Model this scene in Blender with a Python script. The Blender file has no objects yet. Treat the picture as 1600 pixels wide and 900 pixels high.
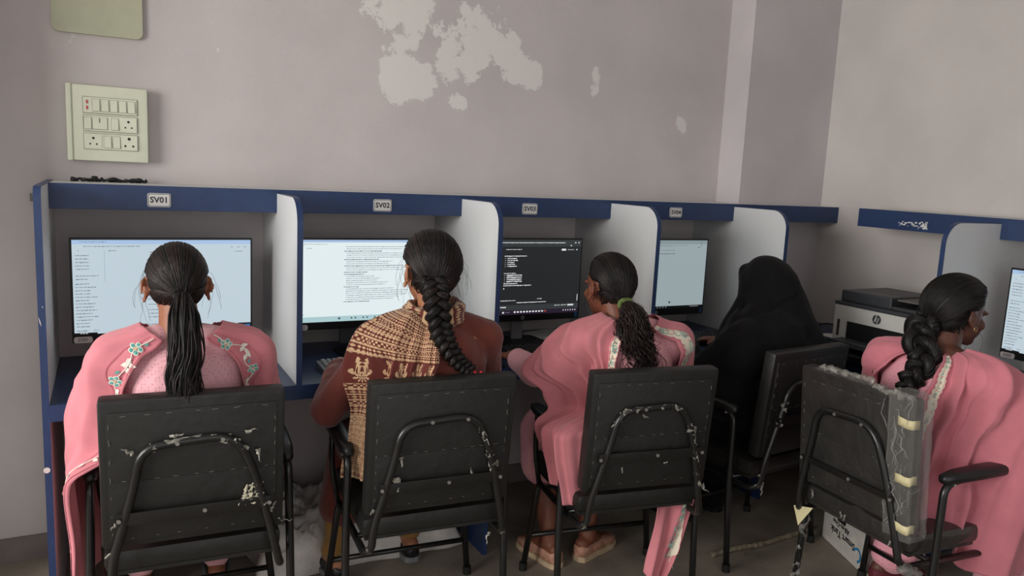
import bpy, bmesh, math, random
import numpy as np
from mathutils import Vector, Matrix, Euler, noise
from mathutils.bvhtree import BVHTree
random.seed(7)
PI = math.pi
sc = bpy.context.scene
COL = sc.collection

# ------------------------------------------------------------------ camera, world, light, exposure
cam_d = bpy.data.cameras.new('camera'); cam = bpy.data.objects.new('camera', cam_d); COL.objects.link(cam)
CY, CP, CR, CF = 0.48549, 0.147057, 0.0477135, 1213.84
_F = Vector((math.sin(CY)*math.cos(CP), math.cos(CY)*math.cos(CP), -math.sin(CP)))
_R = Vector((math.cos(CY), -math.sin(CY), 0)); _U = _R.cross(_F)
_R2 = _R*math.cos(CR)+_U*math.sin(CR); _U2 = -_R*math.sin(CR)+_U*math.cos(CR)
M = Matrix((_R2, _U2, -_F)).transposed().to_4x4(); M.translation = (0.17733, -3.1737, 1.48814)
cam.matrix_world = M
cam_d.sensor_width = 36; cam_d.lens = CF*36/1600; cam_d.clip_start = .05
sc.camera = cam
sc.view_settings.view_transform = 'Standard'; sc.view_settings.look = 'None'
sc.view_settings.gamma = 1; sc.view_settings.use_curve_mapping = False
sc.view_settings.exposure = 0.0
w = bpy.data.worlds.new('world'); sc.world = w; w.use_nodes = True
w.node_tree.nodes['Background'].inputs[0].default_value = (.93, .95, 1, 1)
w.node_tree.nodes['Background'].inputs[1].default_value = .50
def area(name, loc, target, sx, sy, power, col=(1, 1, 1)):
    l = bpy.data.lights.new(name, 'AREA'); l.shape = 'RECTANGLE'; l.size = sx; l.size_y = sy
    l.energy = power; l.color = col
    o = bpy.data.objects.new(name, l); COL.objects.link(o); o.location = loc
    o.rotation_euler = (Vector(target)-Vector(loc)).to_track_quat('-Z', 'Y').to_euler()
    return o
XL = -2.60                       # left wall, holds the window
area('window_daylight', (XL-.12, -2.1, 1.75), (2.4, -.9, 1.1), 2.3, 1.5, 148, (1, .975, .94))

area('rear_fill_light', (.5, -5.1, 1.35), (2.6, 0, 1.05), 2.6, 2.1, 18, (1, .985, .96))  # fill light added behind the camera to brighten the right wall
# ------------------------------------------------------------------ helpers
def lin(c): return tuple(((x/255)/12.92 if x/255 <= .04045 else ((x/255+.055)/1.055)**2.4) for x in c)
def mat(name, c, rough=.6, metal=0, var=.06, scale=18, bump=0, bscale=120, spec=.5, emit=None, es=0, alpha=1, trans=0, coat=0, sheen=0, obj=True):
    m = bpy.data.materials.new(name); m.use_nodes = True
    nt = m.node_tree; N = nt.nodes; L = nt.links; b = N['Principled BSDF']
    b.inputs['Roughness'].default_value = rough; b.inputs['Metallic'].default_value = metal
    b.inputs['Specular IOR Level'].default_value = spec
    b.inputs['Alpha'].default_value = alpha; b.inputs['Transmission Weight'].default_value = trans
    b.inputs['Coat Weight'].default_value = coat; b.inputs['Sheen Weight'].default_value = sheen
    c = lin(c)
    tc = N.new('ShaderNodeTexCoord')
    n = N.new('ShaderNodeTexNoise'); n.inputs['Scale'].default_value = scale; n.inputs['Detail'].default_value = 5
    L.new(tc.outputs['Object'], n.inputs['Vector'])
    r = N.new('ShaderNodeValToRGB'); r.color_ramp.elements[0].position = .3; r.color_ramp.elements[1].position = .7
    r.color_ramp.elements[0].color = (*[x*(1-var*2) for x in c], 1); r.color_ramp.elements[1].color = (*[min(1, x*(1+var*2)) for x in c], 1)
    L.new(n.outputs['Fac'], r.inputs['Fac']); L.new(r.outputs['Color'], b.inputs['Base Color'])
    if emit: b.inputs['Emission Color'].default_value = (*lin(emit), 1); b.inputs['Emission Strength'].default_value = es
    if bump:
        n2 = N.new('ShaderNodeTexNoise'); n2.inputs['Scale'].default_value = bscale; n2.inputs['Detail'].default_value = 3
        L.new(tc.outputs['Object'], n2.inputs['Vector'])
        bp = N.new('ShaderNodeBump'); bp.inputs['Strength'].default_value = bump; bp.inputs['Distance'].default_value = .01
        L.new(n2.outputs['Fac'], bp.inputs['Height']); L.new(bp.outputs['Normal'], b.inputs['Normal'])
    return m
def emis(name, c, s=1.0):
    m = bpy.data.materials.new(name); m.use_nodes = True; nt = m.node_tree; b = nt.nodes['Principled BSDF']
    b.inputs['Base Color'].default_value = (.01, .01, .01, 1); b.inputs['Roughness'].default_value = .35
    b.inputs['Specular IOR Level'].default_value = .2
    n = nt.nodes.new('ShaderNodeTexNoise'); n.inputs['Scale'].default_value = 3
    tc = nt.nodes.new('ShaderNodeTexCoord'); nt.links.new(tc.outputs['Object'], n.inputs['Vector'])
    r = nt.nodes.new('ShaderNodeValToRGB'); cc = lin(c)
    r.color_ramp.elements[0].color = (*[x*.97 for x in cc], 1); r.color_ramp.elements[1].color = (*cc, 1)
    nt.links.new(n.outputs['Fac'], r.inputs['Fac']); nt.links.new(r.outputs['Color'], b.inputs['Emission Color'])
    b.inputs['Emission Strength'].default_value = s
    return m

class MB:
    def __init__(s): s.v = []; s.f = []; s.m = []; s.uv = {}
    def add(s, vs, fs, mi=0, uvs=None):
        o = len(s.v); s.v += [tuple(x) for x in vs]
        for k, f in enumerate(fs):
            if uvs is not None: s.uv[len(s.f)] = [uvs[i] for i in f]
            s.f.append([i+o for i in f]); s.m.append(mi)
    def box(s, x0, x1, y0, y1, z0, z1, mi=0, b=0):
        if b:
            b = min(b, abs(x1-x0)*.45, abs(y1-y0)*.45, abs(z1-z0)*.45)
            bm = bmesh.new(); bmesh.ops.create_cube(bm, size=1)
            for v in bm.verts: v.co = Vector(((x0+x1)/2+v.co.x*(x1-x0), (y0+y1)/2+v.co.y*(y1-y0), (z0+z1)/2+v.co.z*(z1-z0)))
            bmesh.ops.bevel(bm, geom=bm.edges[:], offset=b, segments=2, profile=.6, affect='EDGES')
            s.add([v.co[:] for v in bm.verts], [[v.index for v in f.verts] for f in bm.faces], mi); bm.free(); return
        v = [(x, y, z) for x in (x0, x1) for y in (y0, y1) for z in (z0, z1)]
        s.add(v, [(0, 1, 3, 2), (4, 6, 7, 5), (0, 4, 5, 1), (2, 3, 7, 6), (0, 2, 6, 4), (1, 5, 7, 3)], mi)
    def prism(s, poly, a0, a1, axis=0, mi=0, mi_edge=None):
        n = len(poly)
        def P(p, a): return (a, p[0], p[1]) if axis == 0 else ((p[0], a, p[1]) if axis == 1 else (p[0], p[1], a))
        vs = [P(p, a0) for p in poly]+[P(p, a1) for p in poly]
        s.add(vs, [list(range(n))[::-1], [i+n for i in range(n)]], mi)
        s.add(vs, [(i, (i+1) % n, n+(i+1) % n, n+i) for i in range(n)], mi if mi_edge is None else mi_edge)
    def tube(s, pts, r, n=10, mi=0, cap=True, sq=1.0):
        pts = [Vector(p) for p in pts]; k = len(pts)
        rr = r if isinstance(r, (list, tuple)) else [r]*k
        vs = []; fs = []; t0 = (pts[1]-pts[0]).normalized(); nv = t0.orthogonal().normalized()
        for i, p in enumerate(pts):
            t = (pts[min(i+1, k-1)]-pts[max(i-1, 0)])
            t = t.normalized() if t.length > 1e-9 else t0
            nv = (nv-t*nv.dot(t)); nv = nv.normalized() if nv.length > 1e-6 else t.orthogonal().normalized()
            b = t.cross(nv)
            for j in range(n):
                a = 2*PI*j/n; vs.append(p+nv*math.cos(a)*rr[i]+b*math.sin(a)*rr[i]*sq)
        for i in range(k-1):
            for j in range(n): fs.append((i*n+j, i*n+(j+1) % n, (i+1)*n+(j+1) % n, (i+1)*n+j))
        if cap: fs += [tuple(range(n))[::-1], tuple((k-1)*n+j for j in range(n))]
        s.add(vs, fs, mi)
    def ell(s, c, r, n=12, m=8, mi=0, rot=None):
        vs = [];
        for i in range(m+1):
            th = PI*i/m
            for j in range(n):
                a = 2*PI*j/n; v = Vector((r[0]*math.sin(th)*math.cos(a), r[1]*math.sin(th)*math.sin(a), r[2]*math.cos(th)))
                if rot: v = rot @ v
                vs.append(Vector(c)+v)
        fs = [(i*n+j, (i+1)*n+j, (i+1)*n+(j+1) % n, i*n+(j+1) % n) for i in range(m) for j in range(n)]
        s.add(vs, fs, mi)
    def disc(s, c, r, normal, mi=0, n=12, h=.002):
        nv = Vector(normal).normalized(); c = Vector(c)
        s.tube([c, c+nv*h], r, n, mi)
    def grid(s, P, mi=0, closed_u=False, UV=None):
        # P[i][j] vectors
        nu = len(P); nv = len(P[0]); vs = [p for row in P for p in row]
        uv = [(i/(nu-1), j/(nv-1)) for i in range(nu) for j in range(nv)] if UV is None else [q for row in UV for q in row]
        fs = [(i*nv+j, (i+1)*nv+j, (i+1)*nv+j+1, i*nv+j+1) for i in range(nu-1) for j in range(nv-1)]
        if closed_u: fs += [((nu-1)*nv+j, j, j+1, (nu-1)*nv+j+1) for j in range(nv-1)]
        s.add(vs, fs, mi, uv)
    def build(s, name, mats, parent=None, smooth=False, mods=None, fix=True):
        me = bpy.data.meshes.new(name); me.from_pydata([tuple(v) for v in s.v], [], s.f)
        if not isinstance(mats, (list, tuple)): mats = [mats]
        for m in mats: me.materials.append(m)
        for p, mi in zip(me.polygons, s.m): p.material_index = mi
        if s.uv:
            ul = me.uv_layers.new(name='UVMap')
            for p in me.polygons:
                u = s.uv.get(p.index)
                if u:
                    for li, c in zip(p.loop_indices, u): ul.data[li].uv = c
        if fix:
            bm = bmesh.new(); bm.from_mesh(me); bmesh.ops.recalc_face_normals(bm, faces=bm.faces); bm.to_mesh(me); bm.free()
        if smooth:
            for p in me.polygons: p.use_smooth = True
            if smooth != 'all':
                try: me.set_sharp_from_angle(angle=math.radians(40))
                except Exception: pass
        o = bpy.data.objects.new(name, me); COL.objects.link(o)
        if parent: o.parent = parent
        return o
def tag(o, label=None, cat=None, group=None, kind=None):
    if label: o['label'] = label
    if cat: o['category'] = cat
    if group: o['group'] = group
    if kind: o['kind'] = kind
    return o
def empty(name, loc, rz=0, label=None, cat=None, group=None):
    o = bpy.data.objects.new(name, None); COL.objects.link(o); o.location = loc; o.rotation_euler.z = rz
    o.empty_display_size = .05
    return tag(o, label, cat, group)
def copy_tree(o, parent=None):
    c = o.copy(); COL.objects.link(c); c.parent = parent
    for ch in list(o.children): copy_tree(ch, c)
    return c
def text_geo(mb, txt, size, origin, right, up, mi=0, depth=.0006, align='CENTER', sx=1.0, off=0):
    cu = bpy.data.curves.new('t', 'FONT'); cu.body = txt; cu.size = size; cu.align_x = align; cu.align_y = 'CENTER'; cu.extrude = depth; cu.resolution_u = 2; cu.offset = off
    ob = bpy.data.objects.new('t', cu); COL.objects.link(ob)
    dg = bpy.context.evaluated_depsgraph_get(); me = bpy.data.meshes.new_from_object(ob.evaluated_get(dg))
    r = Vector(right).normalized(); u = Vector(up).normalized(); n = r.cross(u)
    vs = [Vector(origin)+r*v.co.x*sx+u*v.co.y+n*v.co.z for v in me.vertices]
    mb.add(vs, [list(p.vertices) for p in me.polygons], mi)
    bpy.data.objects.remove(ob); bpy.data.curves.remove(cu); bpy.data.meshes.remove(me)
def arc(c, r, a0, a1, n=8):
    return [(c[0]+r*math.cos(a0+(a1-a0)*i/n), c[1]+r*math.sin(a0+(a1-a0)*i/n)) for i in range(n+1)]
def round_path(pts, rad, n=6):
    pts = [Vector(p) for p in pts]; out = [pts[0]]
    for i in range(1, len(pts)-1):
        a, b, c = pts[i-1], pts[i], pts[i+1]
        d1 = (a-b); d2 = (c-b); r = min(rad if not isinstance(rad, (list, tuple)) else rad[i-1], d1.length*.48, d2.length*.48)
        p0 = b+d1.normalized()*r; p1 = b+d2.normalized()*r
        for k in range(n+1):
            t = k/n; out.append(p0*(1-t)**2+b*2*t*(1-t)+p1*t*t)
    out.append(pts[-1]); return out
def catmull(pts, n=8):
    pts = [Vector(p) for p in pts]; P = [pts[0]*2-pts[1]]+pts+[pts[-1]*2-pts[-2]]; out = []
    for i in range(1, len(P)-2):
        for k in range(n):
            t = k/n; a, b, c, d = P[i-1], P[i], P[i+1], P[i+2]
            out.append(.5*((2*b)+(c-a)*t+(2*a-5*b+4*c-d)*t*t+(3*b-a-3*c+d)*t**3))
    out.append(pts[-1]); return out

# ------------------------------------------------------------------ materials of the room
def wall_mat(name, base, patches=(), dirt=.04, patchcol=(222, 219, 215)):
    m = mat(name, base, rough=.75, var=dirt, scale=2.2, bump=.12, bscale=260, spec=.25)
    nt = m.node_tree; N = nt.nodes; L = nt.links; b = N['Principled BSDF']
    src = b.inputs['Base Color'].links[0].from_socket
    if patches:
        tc = N.new('ShaderNodeTexCoord'); nz = N.new('ShaderNodeTexNoise'); nz.inputs['Scale'].default_value = 4.6; nz.inputs['Detail'].default_value = 12; nz.inputs['Roughness'].default_value = .68
        L.new(tc.outputs['Object'], nz.inputs['Vector'])
        acc = None
        sp = N.new('ShaderNodeSeparateXYZ'); L.new(tc.outputs['Object'], sp.inputs[0])
        for (x, z, rx, rz) in patches:
            def mth(op, a, bb):
                q = N.new('ShaderNodeMath'); q.operation = op
                for k, t in enumerate((a, bb)):
                    if isinstance(t, (int, float)): q.inputs[k].default_value = t
                    else: L.new(t, q.inputs[k])
                return q.outputs[0]
            dx = mth('DIVIDE', mth('SUBTRACT', sp.outputs[0], x), rx); dz = mth('DIVIDE', mth('SUBTRACT', sp.outputs[2], z), rz)
            d = mth('SUBTRACT', 1.0, mth('ADD', mth('MULTIPLY', dx, dx), mth('MULTIPLY', dz, dz)))
            acc = d if acc is None else mth('MAXIMUM', acc, d)
        acc = mth('MAXIMUM', acc, -1.0)
        t = mth('ADD', mth('MULTIPLY', acc, .13), nz.outputs['Fac'])
        rp = N.new('ShaderNodeValToRGB'); rp.color_ramp.elements[0].position = .535; rp.color_ramp.elements[1].position = .56
        L.new(t, rp.inputs['Fac'])
        mx = N.new('ShaderNodeMix'); mx.data_type = 'RGBA'
        L.new(rp.outputs['Color'], mx.inputs['Factor']); L.new(src, mx.inputs['A']); mx.inputs['B'].default_value = (*lin(patchcol), 1)
        L.new(mx.outputs['Result'], b.inputs['Base Color'])
    return m
M_wall = wall_mat('lavender_wall', (198, 191, 190), [(1.32, 2.1, .22, .16), (1.62, 2.02, .26, .17), (1.85, 1.93, .13, .10), (1.32, 1.86, .12, .12), (2.24, 1.95, .035, .08), (2.79, 1.78, .05, .05), (1.55, 1.78, .05, .04)])
M_wallR = wall_mat('pink_white_wall', (204, 198, 194))
M_wallL = wall_mat('left_wall_paint', (190, 184, 186))
M_ceil = mat('ceiling_paint', (205, 203, 200), rough=.8, scale=2)
M_floor = mat('stone_floor', (140, 130, 118), rough=.55, var=.13, scale=5, bump=.12, bscale=60)
M_blue = mat('blue_laminate', (34, 56, 96), rough=.42, var=.05, scale=30, bump=.05, bscale=200)
M_lam = mat('grey_white_laminate', (210, 212, 212), rough=.5, var=.02, scale=200, bump=.03, bscale=500)
M_bluetop = mat('dark_blue_top_laminate', (38, 55, 88), rough=.32, var=.06, scale=30)
M_black = mat('black_plastic', (20, 20, 22), rough=.4, var=.05)
M_blackg = mat('gloss_black_plastic', (14, 14, 16), rough=.2, var=.02)
M_grey = mat('grey_plastic', (120, 120, 122), rough=.45, var=.03)
M_white = mat('white_paper', (222, 222, 220), rough=.6, var=.02)
M_cream = mat('cream_switch_plastic', (214, 218, 196), rough=.35, var=.015)
M_creamd = mat('switch_gap_grey', (112, 114, 100), rough=.5)
M_hole = mat('socket_hole_dark', (30, 28, 26), rough=.7)
M_red = mat('red_indicator', (190, 40, 48), rough=.3)
M_ink = mat('dark_ink', (28, 30, 36), rough=.6)

# ------------------------------------------------------------------ room
XR = 3.644; D = .63; YH = .29; ZT = 1.388; ZB = 1.306; ZD = .755
PX = [0, .7265, 1.453, 2.1795, 2.906]; T = .018
YB = -4.6
def struct(name, mb, m, **k): return tag(mb.build(name, m, **k), kind='structure')
b = MB(); b.box(XL-.1, XR+.1, YB, .1, -.1, 0); struct('floor', b, M_floor)
b = MB(); b.box(XL-.1, XR+.1, YB, .1, 2.9, 3.0); struct('ceiling', b, M_ceil)
b = MB(); b.box(XL-.1, XR+.1, 0, .1, 0, 2.9); struct('wall_back', b, M_wall)
b = MB(); b.box(XR, XR+.1, YB, 0, 0, 2.9); struct('wall_right', b, M_wallR)
b = MB()   # left wall with a window opening y -2.75..-1.0, z 1.05..2.4
WY0, WY1, WZ0, WZ1 = -3.35, -.90, .95, 2.55
b.box(XL-.1, XL, WY1, 0, 0, 2.9); b.box(XL-.1, XL, YB, WY0, 0, 2.9); b.box(XL-.1, XL, WY0, WY1, 0, WZ0); b.box(XL-.1, XL, WY0, WY1, WZ1, 2.9)
struct('wall_left', b, M_wallL)
b = MB()
for a, c in ((WY0, WY0+.04), (WY1-.04, WY1), (-2.14, -2.10)): b.box(XL-.08, XL-.04, a, c, WZ0, WZ1)
b.box(XL-.08, XL-.04, WY0, WY1, WZ0, WZ0+.04); b.box(XL-.08, XL-.04, WY0, WY1, WZ1-.04, WZ1)
struct('window_1', b, mat('window_frame_paint', (190, 188, 180)))
b = MB(); b.box(XL, -.26, -.34, 0, 0, 2.9); struct('shade_pier', b, M_wallL)  # unseen pier, added to shade the left end of the back wall
b = MB()   # rear wall behind the camera with a wide opening added for the fill light
b.box(XL-.1, -.9, YB-.1, YB, 0, 2.9); b.box(2.6, XR+.1, YB-.1, YB, 0, 2.9); b.box(-.9, 2.6, YB-.1, YB, 2.5, 2.9); struct('wall_rear', b, M_wallL)
# corner pillar: lit left face, front face in the plane of the back wall
b = MB(); b.box(3.046, XR, -.169, 0, 0, 2.9)
struct('wall_pillar', b, wall_mat('pillar_wall', (196, 190, 192)))
b = MB(); b.box(-.26, .0, -.012, 0, 0, .09); b.box(T, 3.046, -.012, 0, 0, .09)
struct('baseboard_back', b, mat('grey_skirting', (120, 110, 108), rough=.6))

# ------------------------------------------------------------------ wall fittings
def facing_back(): return (1, 0, 0), (0, 0, 1)
sb = empty('switchboard', (.195, 0, 1.59), 0, 'cream modular switchboard with sockets and a red indicator on the back wall', 'switchboard')
b = MB(); b.box(-.128, .126, -.05, -.0005, -.13, .13, b=.008); b.box(-.128, -.112, -.056, -.05, -.13, .13, b=.003)
b.build('plate', M_cream, sb, smooth=True)
b = MB()
rows = [(.062, .05), (0.0, .05), (-.062, .05)]
for zc, h in rows:
    b.box(-.078, .092, -.0535, -.0495, zc-h/2-.003, zc+h/2+.003, 1)
    b.box(-.0765, .0905, -.055, -.049, zc-h/2-.0015, zc+h/2+.0015, 0)
b.build('module_frame', [M_cream, M_creamd], sb)
def rocker(x, z, w_=.024, h_=.042):
    q = MB(); q.box(x-w_/2, x+w_/2, -.0562, -.0545, z-h_/2, z+h_/2, 1); 
    q.prism([(-.0545, z-h_/2+.001), (-.0610, z-h_/2+.001), (-.0575, z+h_/2-.001), (-.0545, z+h_/2-.001)], x-w_/2+.001, x+w_/2-.001, 0, 0)
    q.build('switch', [M_cream, M_creamd], sb)
for i in range(5): rocker(-.037+i*.0275, .062)
rocker(-.064, 0); rocker(.020, 0); rocker(-.004, -.062); rocker(.024, -.062)
q = MB(); q.box(-.050, -.003, -.0565, -.0545, -.021, .021, 1); q.box(-.049, -.004, -.0585, -.055, -.0195, .0205, 0); q.box(-.029, -.0265, -.0605, -.0585, .002, .018, 1); q.build('regulator', [M_cream, M_creamd], sb)
q = MB(); q.box(-.067, -.062, -.0575, -.054, .046, .058); q.box(-.067, -.062, -.0575, -.054, .066, .078); q.build('indicator_light', M_red, sb)
def socket(x, z, k=1.0):
    q = MB(); q.box(x-.026, x+.026, -.0568, -.0545, z-.023, z+.023, 0)
    for dx, dz, r in ((0, .011, .0042), (-.010, -.009, .003), (.010, -.009, .003)):
        q.disc((x+dx*k, -.0566, z+dz*k), r*k, (0, -1, 0), 1, 10, .0008)
    q.build('socket', [M_cream, M_hole], sb)
socket(.063, 0); socket(-.048, -.062); socket(.064, -.062, 1.25)
pl = empty('cover_plate', (.172, 0, 2.05), 0, 'large olive-cream blank cover plate high on the back wall above the switchboard', 'plate')
b = MB(); pts = []
for cx, cz, a in ((.118, -.135, -PI/2), (.118, .135, 0), (-.118, .135, PI/2), (-.118, -.135, PI)): pts += arc((cx, cz), .022, a, a+PI/2, 6)
b.prism(pts, -.016, -.0005, 1); b.build('plate', mat('olive_cream_plastic', (176, 178, 152), rough=.4, var=.02), pl, smooth=True)

b = MB(); b.tube([(-.045, -.001, 1.325), (-.045, -.018, 1.325), (-.045, -.018, 1.340)], .004, 8); b.box(-.053, -.037, -.004, -.0005, 1.312, 1.338); tag(b.build('wall_hook', M_grey), 'small grey hook on the wall left of the carrels', 'hook')
# crumbs of black putty / dirt on top of header
b = MB(); rr = random.Random(3)
pp = [(.075+i*.0085, -.045-.012*rr.random(), ZT+.004+.007*rr.random()*(1.6 if 6 < i < 13 else 1)) for i in range(29)]
b.tube(pp, [.003+.0055*rr.random() for _ in pp], 7)
for k in range(26): b.ell((.075+rr.random()*.24, -.05+rr.random()*.02, ZT+.004), (.009, .006, .003+.005*rr.random()), 6, 4)
tag(b.build('cable', M_black, smooth='all'), 'black frayed cable lying on top of the blue header board at its left end', 'cable')

# ------------------------------------------------------------------ carrels: header boards, desk, partitions
h = empty('header_shelf', (0, 0, 0), 0, 'long blue overhead board along the back wall carrying the four seat number signs', 'shelf')
b = MB(); b.box(T, XR-.002, -YH, -YH+T, ZB, ZT, b=.001); b.build('front_board', M_blue, h)
b = MB(); b.box(T, 3.045, -YH+T, -.001, ZT-T, ZT-.0005); b.box(3.045, XR-.002, -YH+T, -.170, ZT-T, ZT-.0005); b.build('top_board', M_lam, h)
h2 = empty('header_shelf', (0, 0, 0), 0, 'shorter blue overhead board along the right wall above the printer', 'shelf')
XH2 = XR-YH
b = MB(); b.box(XH2, XH2+T, -2.9, -.646, ZB+.01, ZT+.012); b.build('front_board', M_blue, h2)
b = MB(); b.box(XH2+T, XR-.001, -2.9, -.646, ZT-.006, ZT+.0115); b.build('top_board', M_lam, h2)
rr = random.Random(5); b = MB()
for k in range(46):
    y = -.86-rr.random()**.6*.14; z = 1.345+(rr.random()-.5)*.018*(1 if y > -.95 else 1.6); s_ = .0015+.0035*rr.random()
    b.box(XH2-.0012, XH2-.0002, y-s_, y+s_, z-s_*.8, z+s_*.8)
b.prism([(-.985, 1.333), (-1.004, 1.36), (-.997, 1.345), (-1.006, 1.328)], XH2-.0014, XH2-.0002, 0)
b.prism([(-.965, 1.336), (-.985, 1.356), (-.99, 1.340)], XH2-.0014, XH2-.0002, 0)
b.build('torn_sticker_residue', M_white, h2)

M_scuff = mat('chipped_laminate', (205, 205, 200), rough=.7)
def partition(x, z0, z1, rad, label, axis='x', y0=-.001, yd=D, nm='partition_panel', group='upright partitions between the back wall carrels', lower=None):
    o = empty(nm, (x, 0, z0) if axis == 'x' else (0, x, z0), 0, label, 'partition', group)
    H = z1-z0
    def prof(r, off):
        p = [(y0, 0), (-yd+off, 0)]
        if rad > .005: p += [(a, c) for a, c in arc((-yd+off+r, H-off-r), r, PI, PI/2, 12)]
        else: p += [(-yd+off, H-off)]
        return p+[(y0, H-off)]
    b = MB()
    bt = .0015
    if axis == 'x':
        b.prism(prof(rad, bt), 0, T, 0)
    else:
        pr = [(XR+a, c) for a, c in prof(rad, bt)]; b.prism(pr, 0, -T, 1)
    b.build('panel', M_lam, o)
    # edge banding following the front and top edge
    outer = [(-yd, 0)]+(arc((-yd+rad, H-rad), rad, PI, PI/2, 12) if rad > .005 else [(-yd, H)])+[(y0, H)]
    inner = [(-yd+bt, 0)]+(arc((-yd+rad, H-rad), rad-bt, PI, PI/2, 12) if rad > .005 else [(-yd+bt, H-bt)])+[(y0, H-bt)]
    b = MB(); n = len(outer); e = .0006
    def P(p, t): return (t, p[0], p[1]) if axis == 'x' else (XR+p[0], t, p[1])
    ts = (-e, T+e) if axis == 'x' else (e, -T-e)
    for i in range(n-1):
        q = [P(outer[i], ts[0]), P(outer[i+1], ts[0]), P(outer[i+1], ts[1]), P(outer[i], ts[1]), P(inner[i], ts[0]), P(inner[i+1], ts[0]), P(inner[i+1], ts[1]), P(inner[i], ts[1])]
        b.add(q, [(0, 1, 2, 3), (4, 7, 6, 5), (0, 4, 5, 1), (3, 2, 6, 7), (1, 5, 6, 2), (0, 3, 7, 4)])
    b.build('edge_band', M_blue, o)
    return o
o = partition(PX[0], 0, ZT+.001, .03, 'full height end partition with a blue front edge at the left end of the carrels')
b = MB(); b.disc((T*.3, -D-.0005, .56), .009, (0, -1, 0), 0, 10, .001); b.prism([(-.004+.004, 1.02), (.005, 1.005), (.007, .99), (.003, 1.0)], -D-.001, -D, 1); b.prism([(.010, 1.05), (.013, 1.047), (.012, 1.043)], -D-.001, -D, 1)
b.build('edge_chip', M_scuff, o)
for i, side in ((1, 'first and second'), (2, 'second and third'), (3, 'third and fourth')):
    partition(PX[i], ZD+.0005, ZT-.012, .085, f'round-cornered grey-white partition with blue edge between the {side} seats from the left end')
partition(PX[4], ZD+.0005, ZT-.012, .085, 'round-cornered grey-white partition with blue edge beside the black-veiled person')
dk = empty('carrel_desk', (0, 0, 0), 0, 'long blue desk along the back wall running under all four carrels', 'desk')
b = MB(); b.box(T+.001, XR-.002, -D+.0015, -.170, ZD-.018, ZD); b.box(T+.001, 3.045, -.17, -.013, ZD-.018, ZD); b.build('top', M_bluetop, dk)
b = MB(); b.box(T+.001, XR-.64, -D-.0005, -D+.015, ZD-.05, ZD-.0005, b=.001); b.build('front_edge', M_blue, dk)
for i in (2, 4):
    b = MB(); b.box(PX[i], PX[i]+T, -D+.016, -.013, 0, ZD-.0185); b.build('support_panel', M_blue, dk)
dk2 = empty('side_desk', (0, 0, 0), 0, 'blue desk along the right wall carrying the printer and the rightmost monitor', 'desk')
b = MB(); b.box(XR-D+.0015, XR-.002, -2.9, -D-.002, ZD-.018, ZD); b.build('top', M_bluetop, dk2)
b = MB(); b.box(XR-D-.0005, XR-D+.015, -2.9, -D-.002, ZD-.05, ZD-.0005); b.build('front_edge', M_blue, dk2)
b = MB(); b.box(XR-D+.016, XR-.002, -1.32, -1.302, 0, ZD-.0185); b.build('support_panel', M_blue, dk2)
partition(-1.300, ZD+.0005, ZT-.008, .085, 'round-cornered grey partition on the right wall beside the printer', 'y', nm='partition_panel', group='partitions of the right wall row')

# seat number signs
for txt, x in (('SV01', .339), ('SV02', 1.120), ('SV03', 1.765), ('SV04', 2.545)):
    s_ = empty('number_sign', (x, -YH, 1.341), 0, f'small white sign reading {txt} on the blue overhead board', 'sign', 'seat number signs')
    b = MB(); p = []
    for cx, cz, a in ((.029, -.016, -PI/2), (.029, .016, 0), (-.029, .016, PI/2), (-.029, -.016, PI)): p += arc((cx, cz), .007, a, a+PI/2, 4)
    b.prism(p, -.003, -.0003, 1, 0); b.prism([(a*.95, c*.92) for a, c in p], -.0035, -.003, 1, 1); b.prism([(a*.9, c*.84) for a, c in p], -.0038, -.0034, 1, 0)
    text_geo(b, txt, .0275, (0, -.0040, 0), (1, 0, 0), (0, 0, 1), 1, .0003, off=.0006)
    b.build('plate', [M_white, M_ink], s_)
# ------------------------------------------------------------------ monitors
S_blue = emis('screen_pale_blue', (196, 212, 222), .95); S_bluebar = emis('screen_tab_blue', (170, 198, 232), .95)
S_white = emis('screen_white', (226, 238, 240), 1.0); S_teal = emis('screen_teal_bar', (176, 208, 212), .95)
S_dark = emis('screen_dark', (38, 40, 42), .9); S_dark2 = emis('screen_dark_header', (56, 60, 62), .9); S_purple = emis('screen_taskbar_purple', (44, 34, 52), .8)
S_txt = emis('screen_text_grey', (120, 130, 138), .9); S_txtw = emis('screen_text_white', (225, 228, 230), 1); S_dim = emis('screen_dim_grey', (150, 164, 168), .9)
S_txtd = emis('screen_text_dark', (70, 80, 86), .9); S_line = emis('screen_rule_blue', (172, 190, 202), .9)
M_label = mat('asset_label_grey', (206, 200, 198), rough=.4)
M_hplogo = mat('logo_silver', (150, 152, 156), rough=.3, metal=.4)
M_sticker = mat('blue_sticker', (30, 80, 130), rough=.4)
M_stand = mat('silver_grey_stand', (122, 122, 126), rough=.45)
def hp_logo(mb, c, r, nrm, right, up, mi, mi_bg):
    """round badge with slanted 'hp' letters"""
    c = Vector(c); n = Vector(nrm); R = Vector(right); U = Vector(up)
    mb.disc(c, r, n, mi, 24, .0006)
    def bar(x0, z0, x1, z1, t):
        d = Vector((x1-x0, z1-z0)).normalized(); px, pz = -d.y*t, d.x*t
        q = [(x0+px, z0+pz), (x1+px, z1+pz), (x1-px, z1-pz), (x0-px, z0-pz)]
        vs = [c+R*a*r+U*e*r+n*.0009 for a, e in q]; mb.add(vs, [(0, 1, 2, 3)], mi_bg)
    sl = .34; t = .085
    bar(-.52, -.62+.1, -.52+sl*1.45, .98, t); bar(-.36+.08, .30, -.02, .30, t); bar(-.02, .30, -.24, -.52, t)     # h
    bar(.52-.02, .42, .10, -.98, t); bar(.22+.02, .34, .56, .34, t); bar(.54, .34, .36, -.32, t); bar(.36, -.36, .12, -.36, t)  # p
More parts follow.
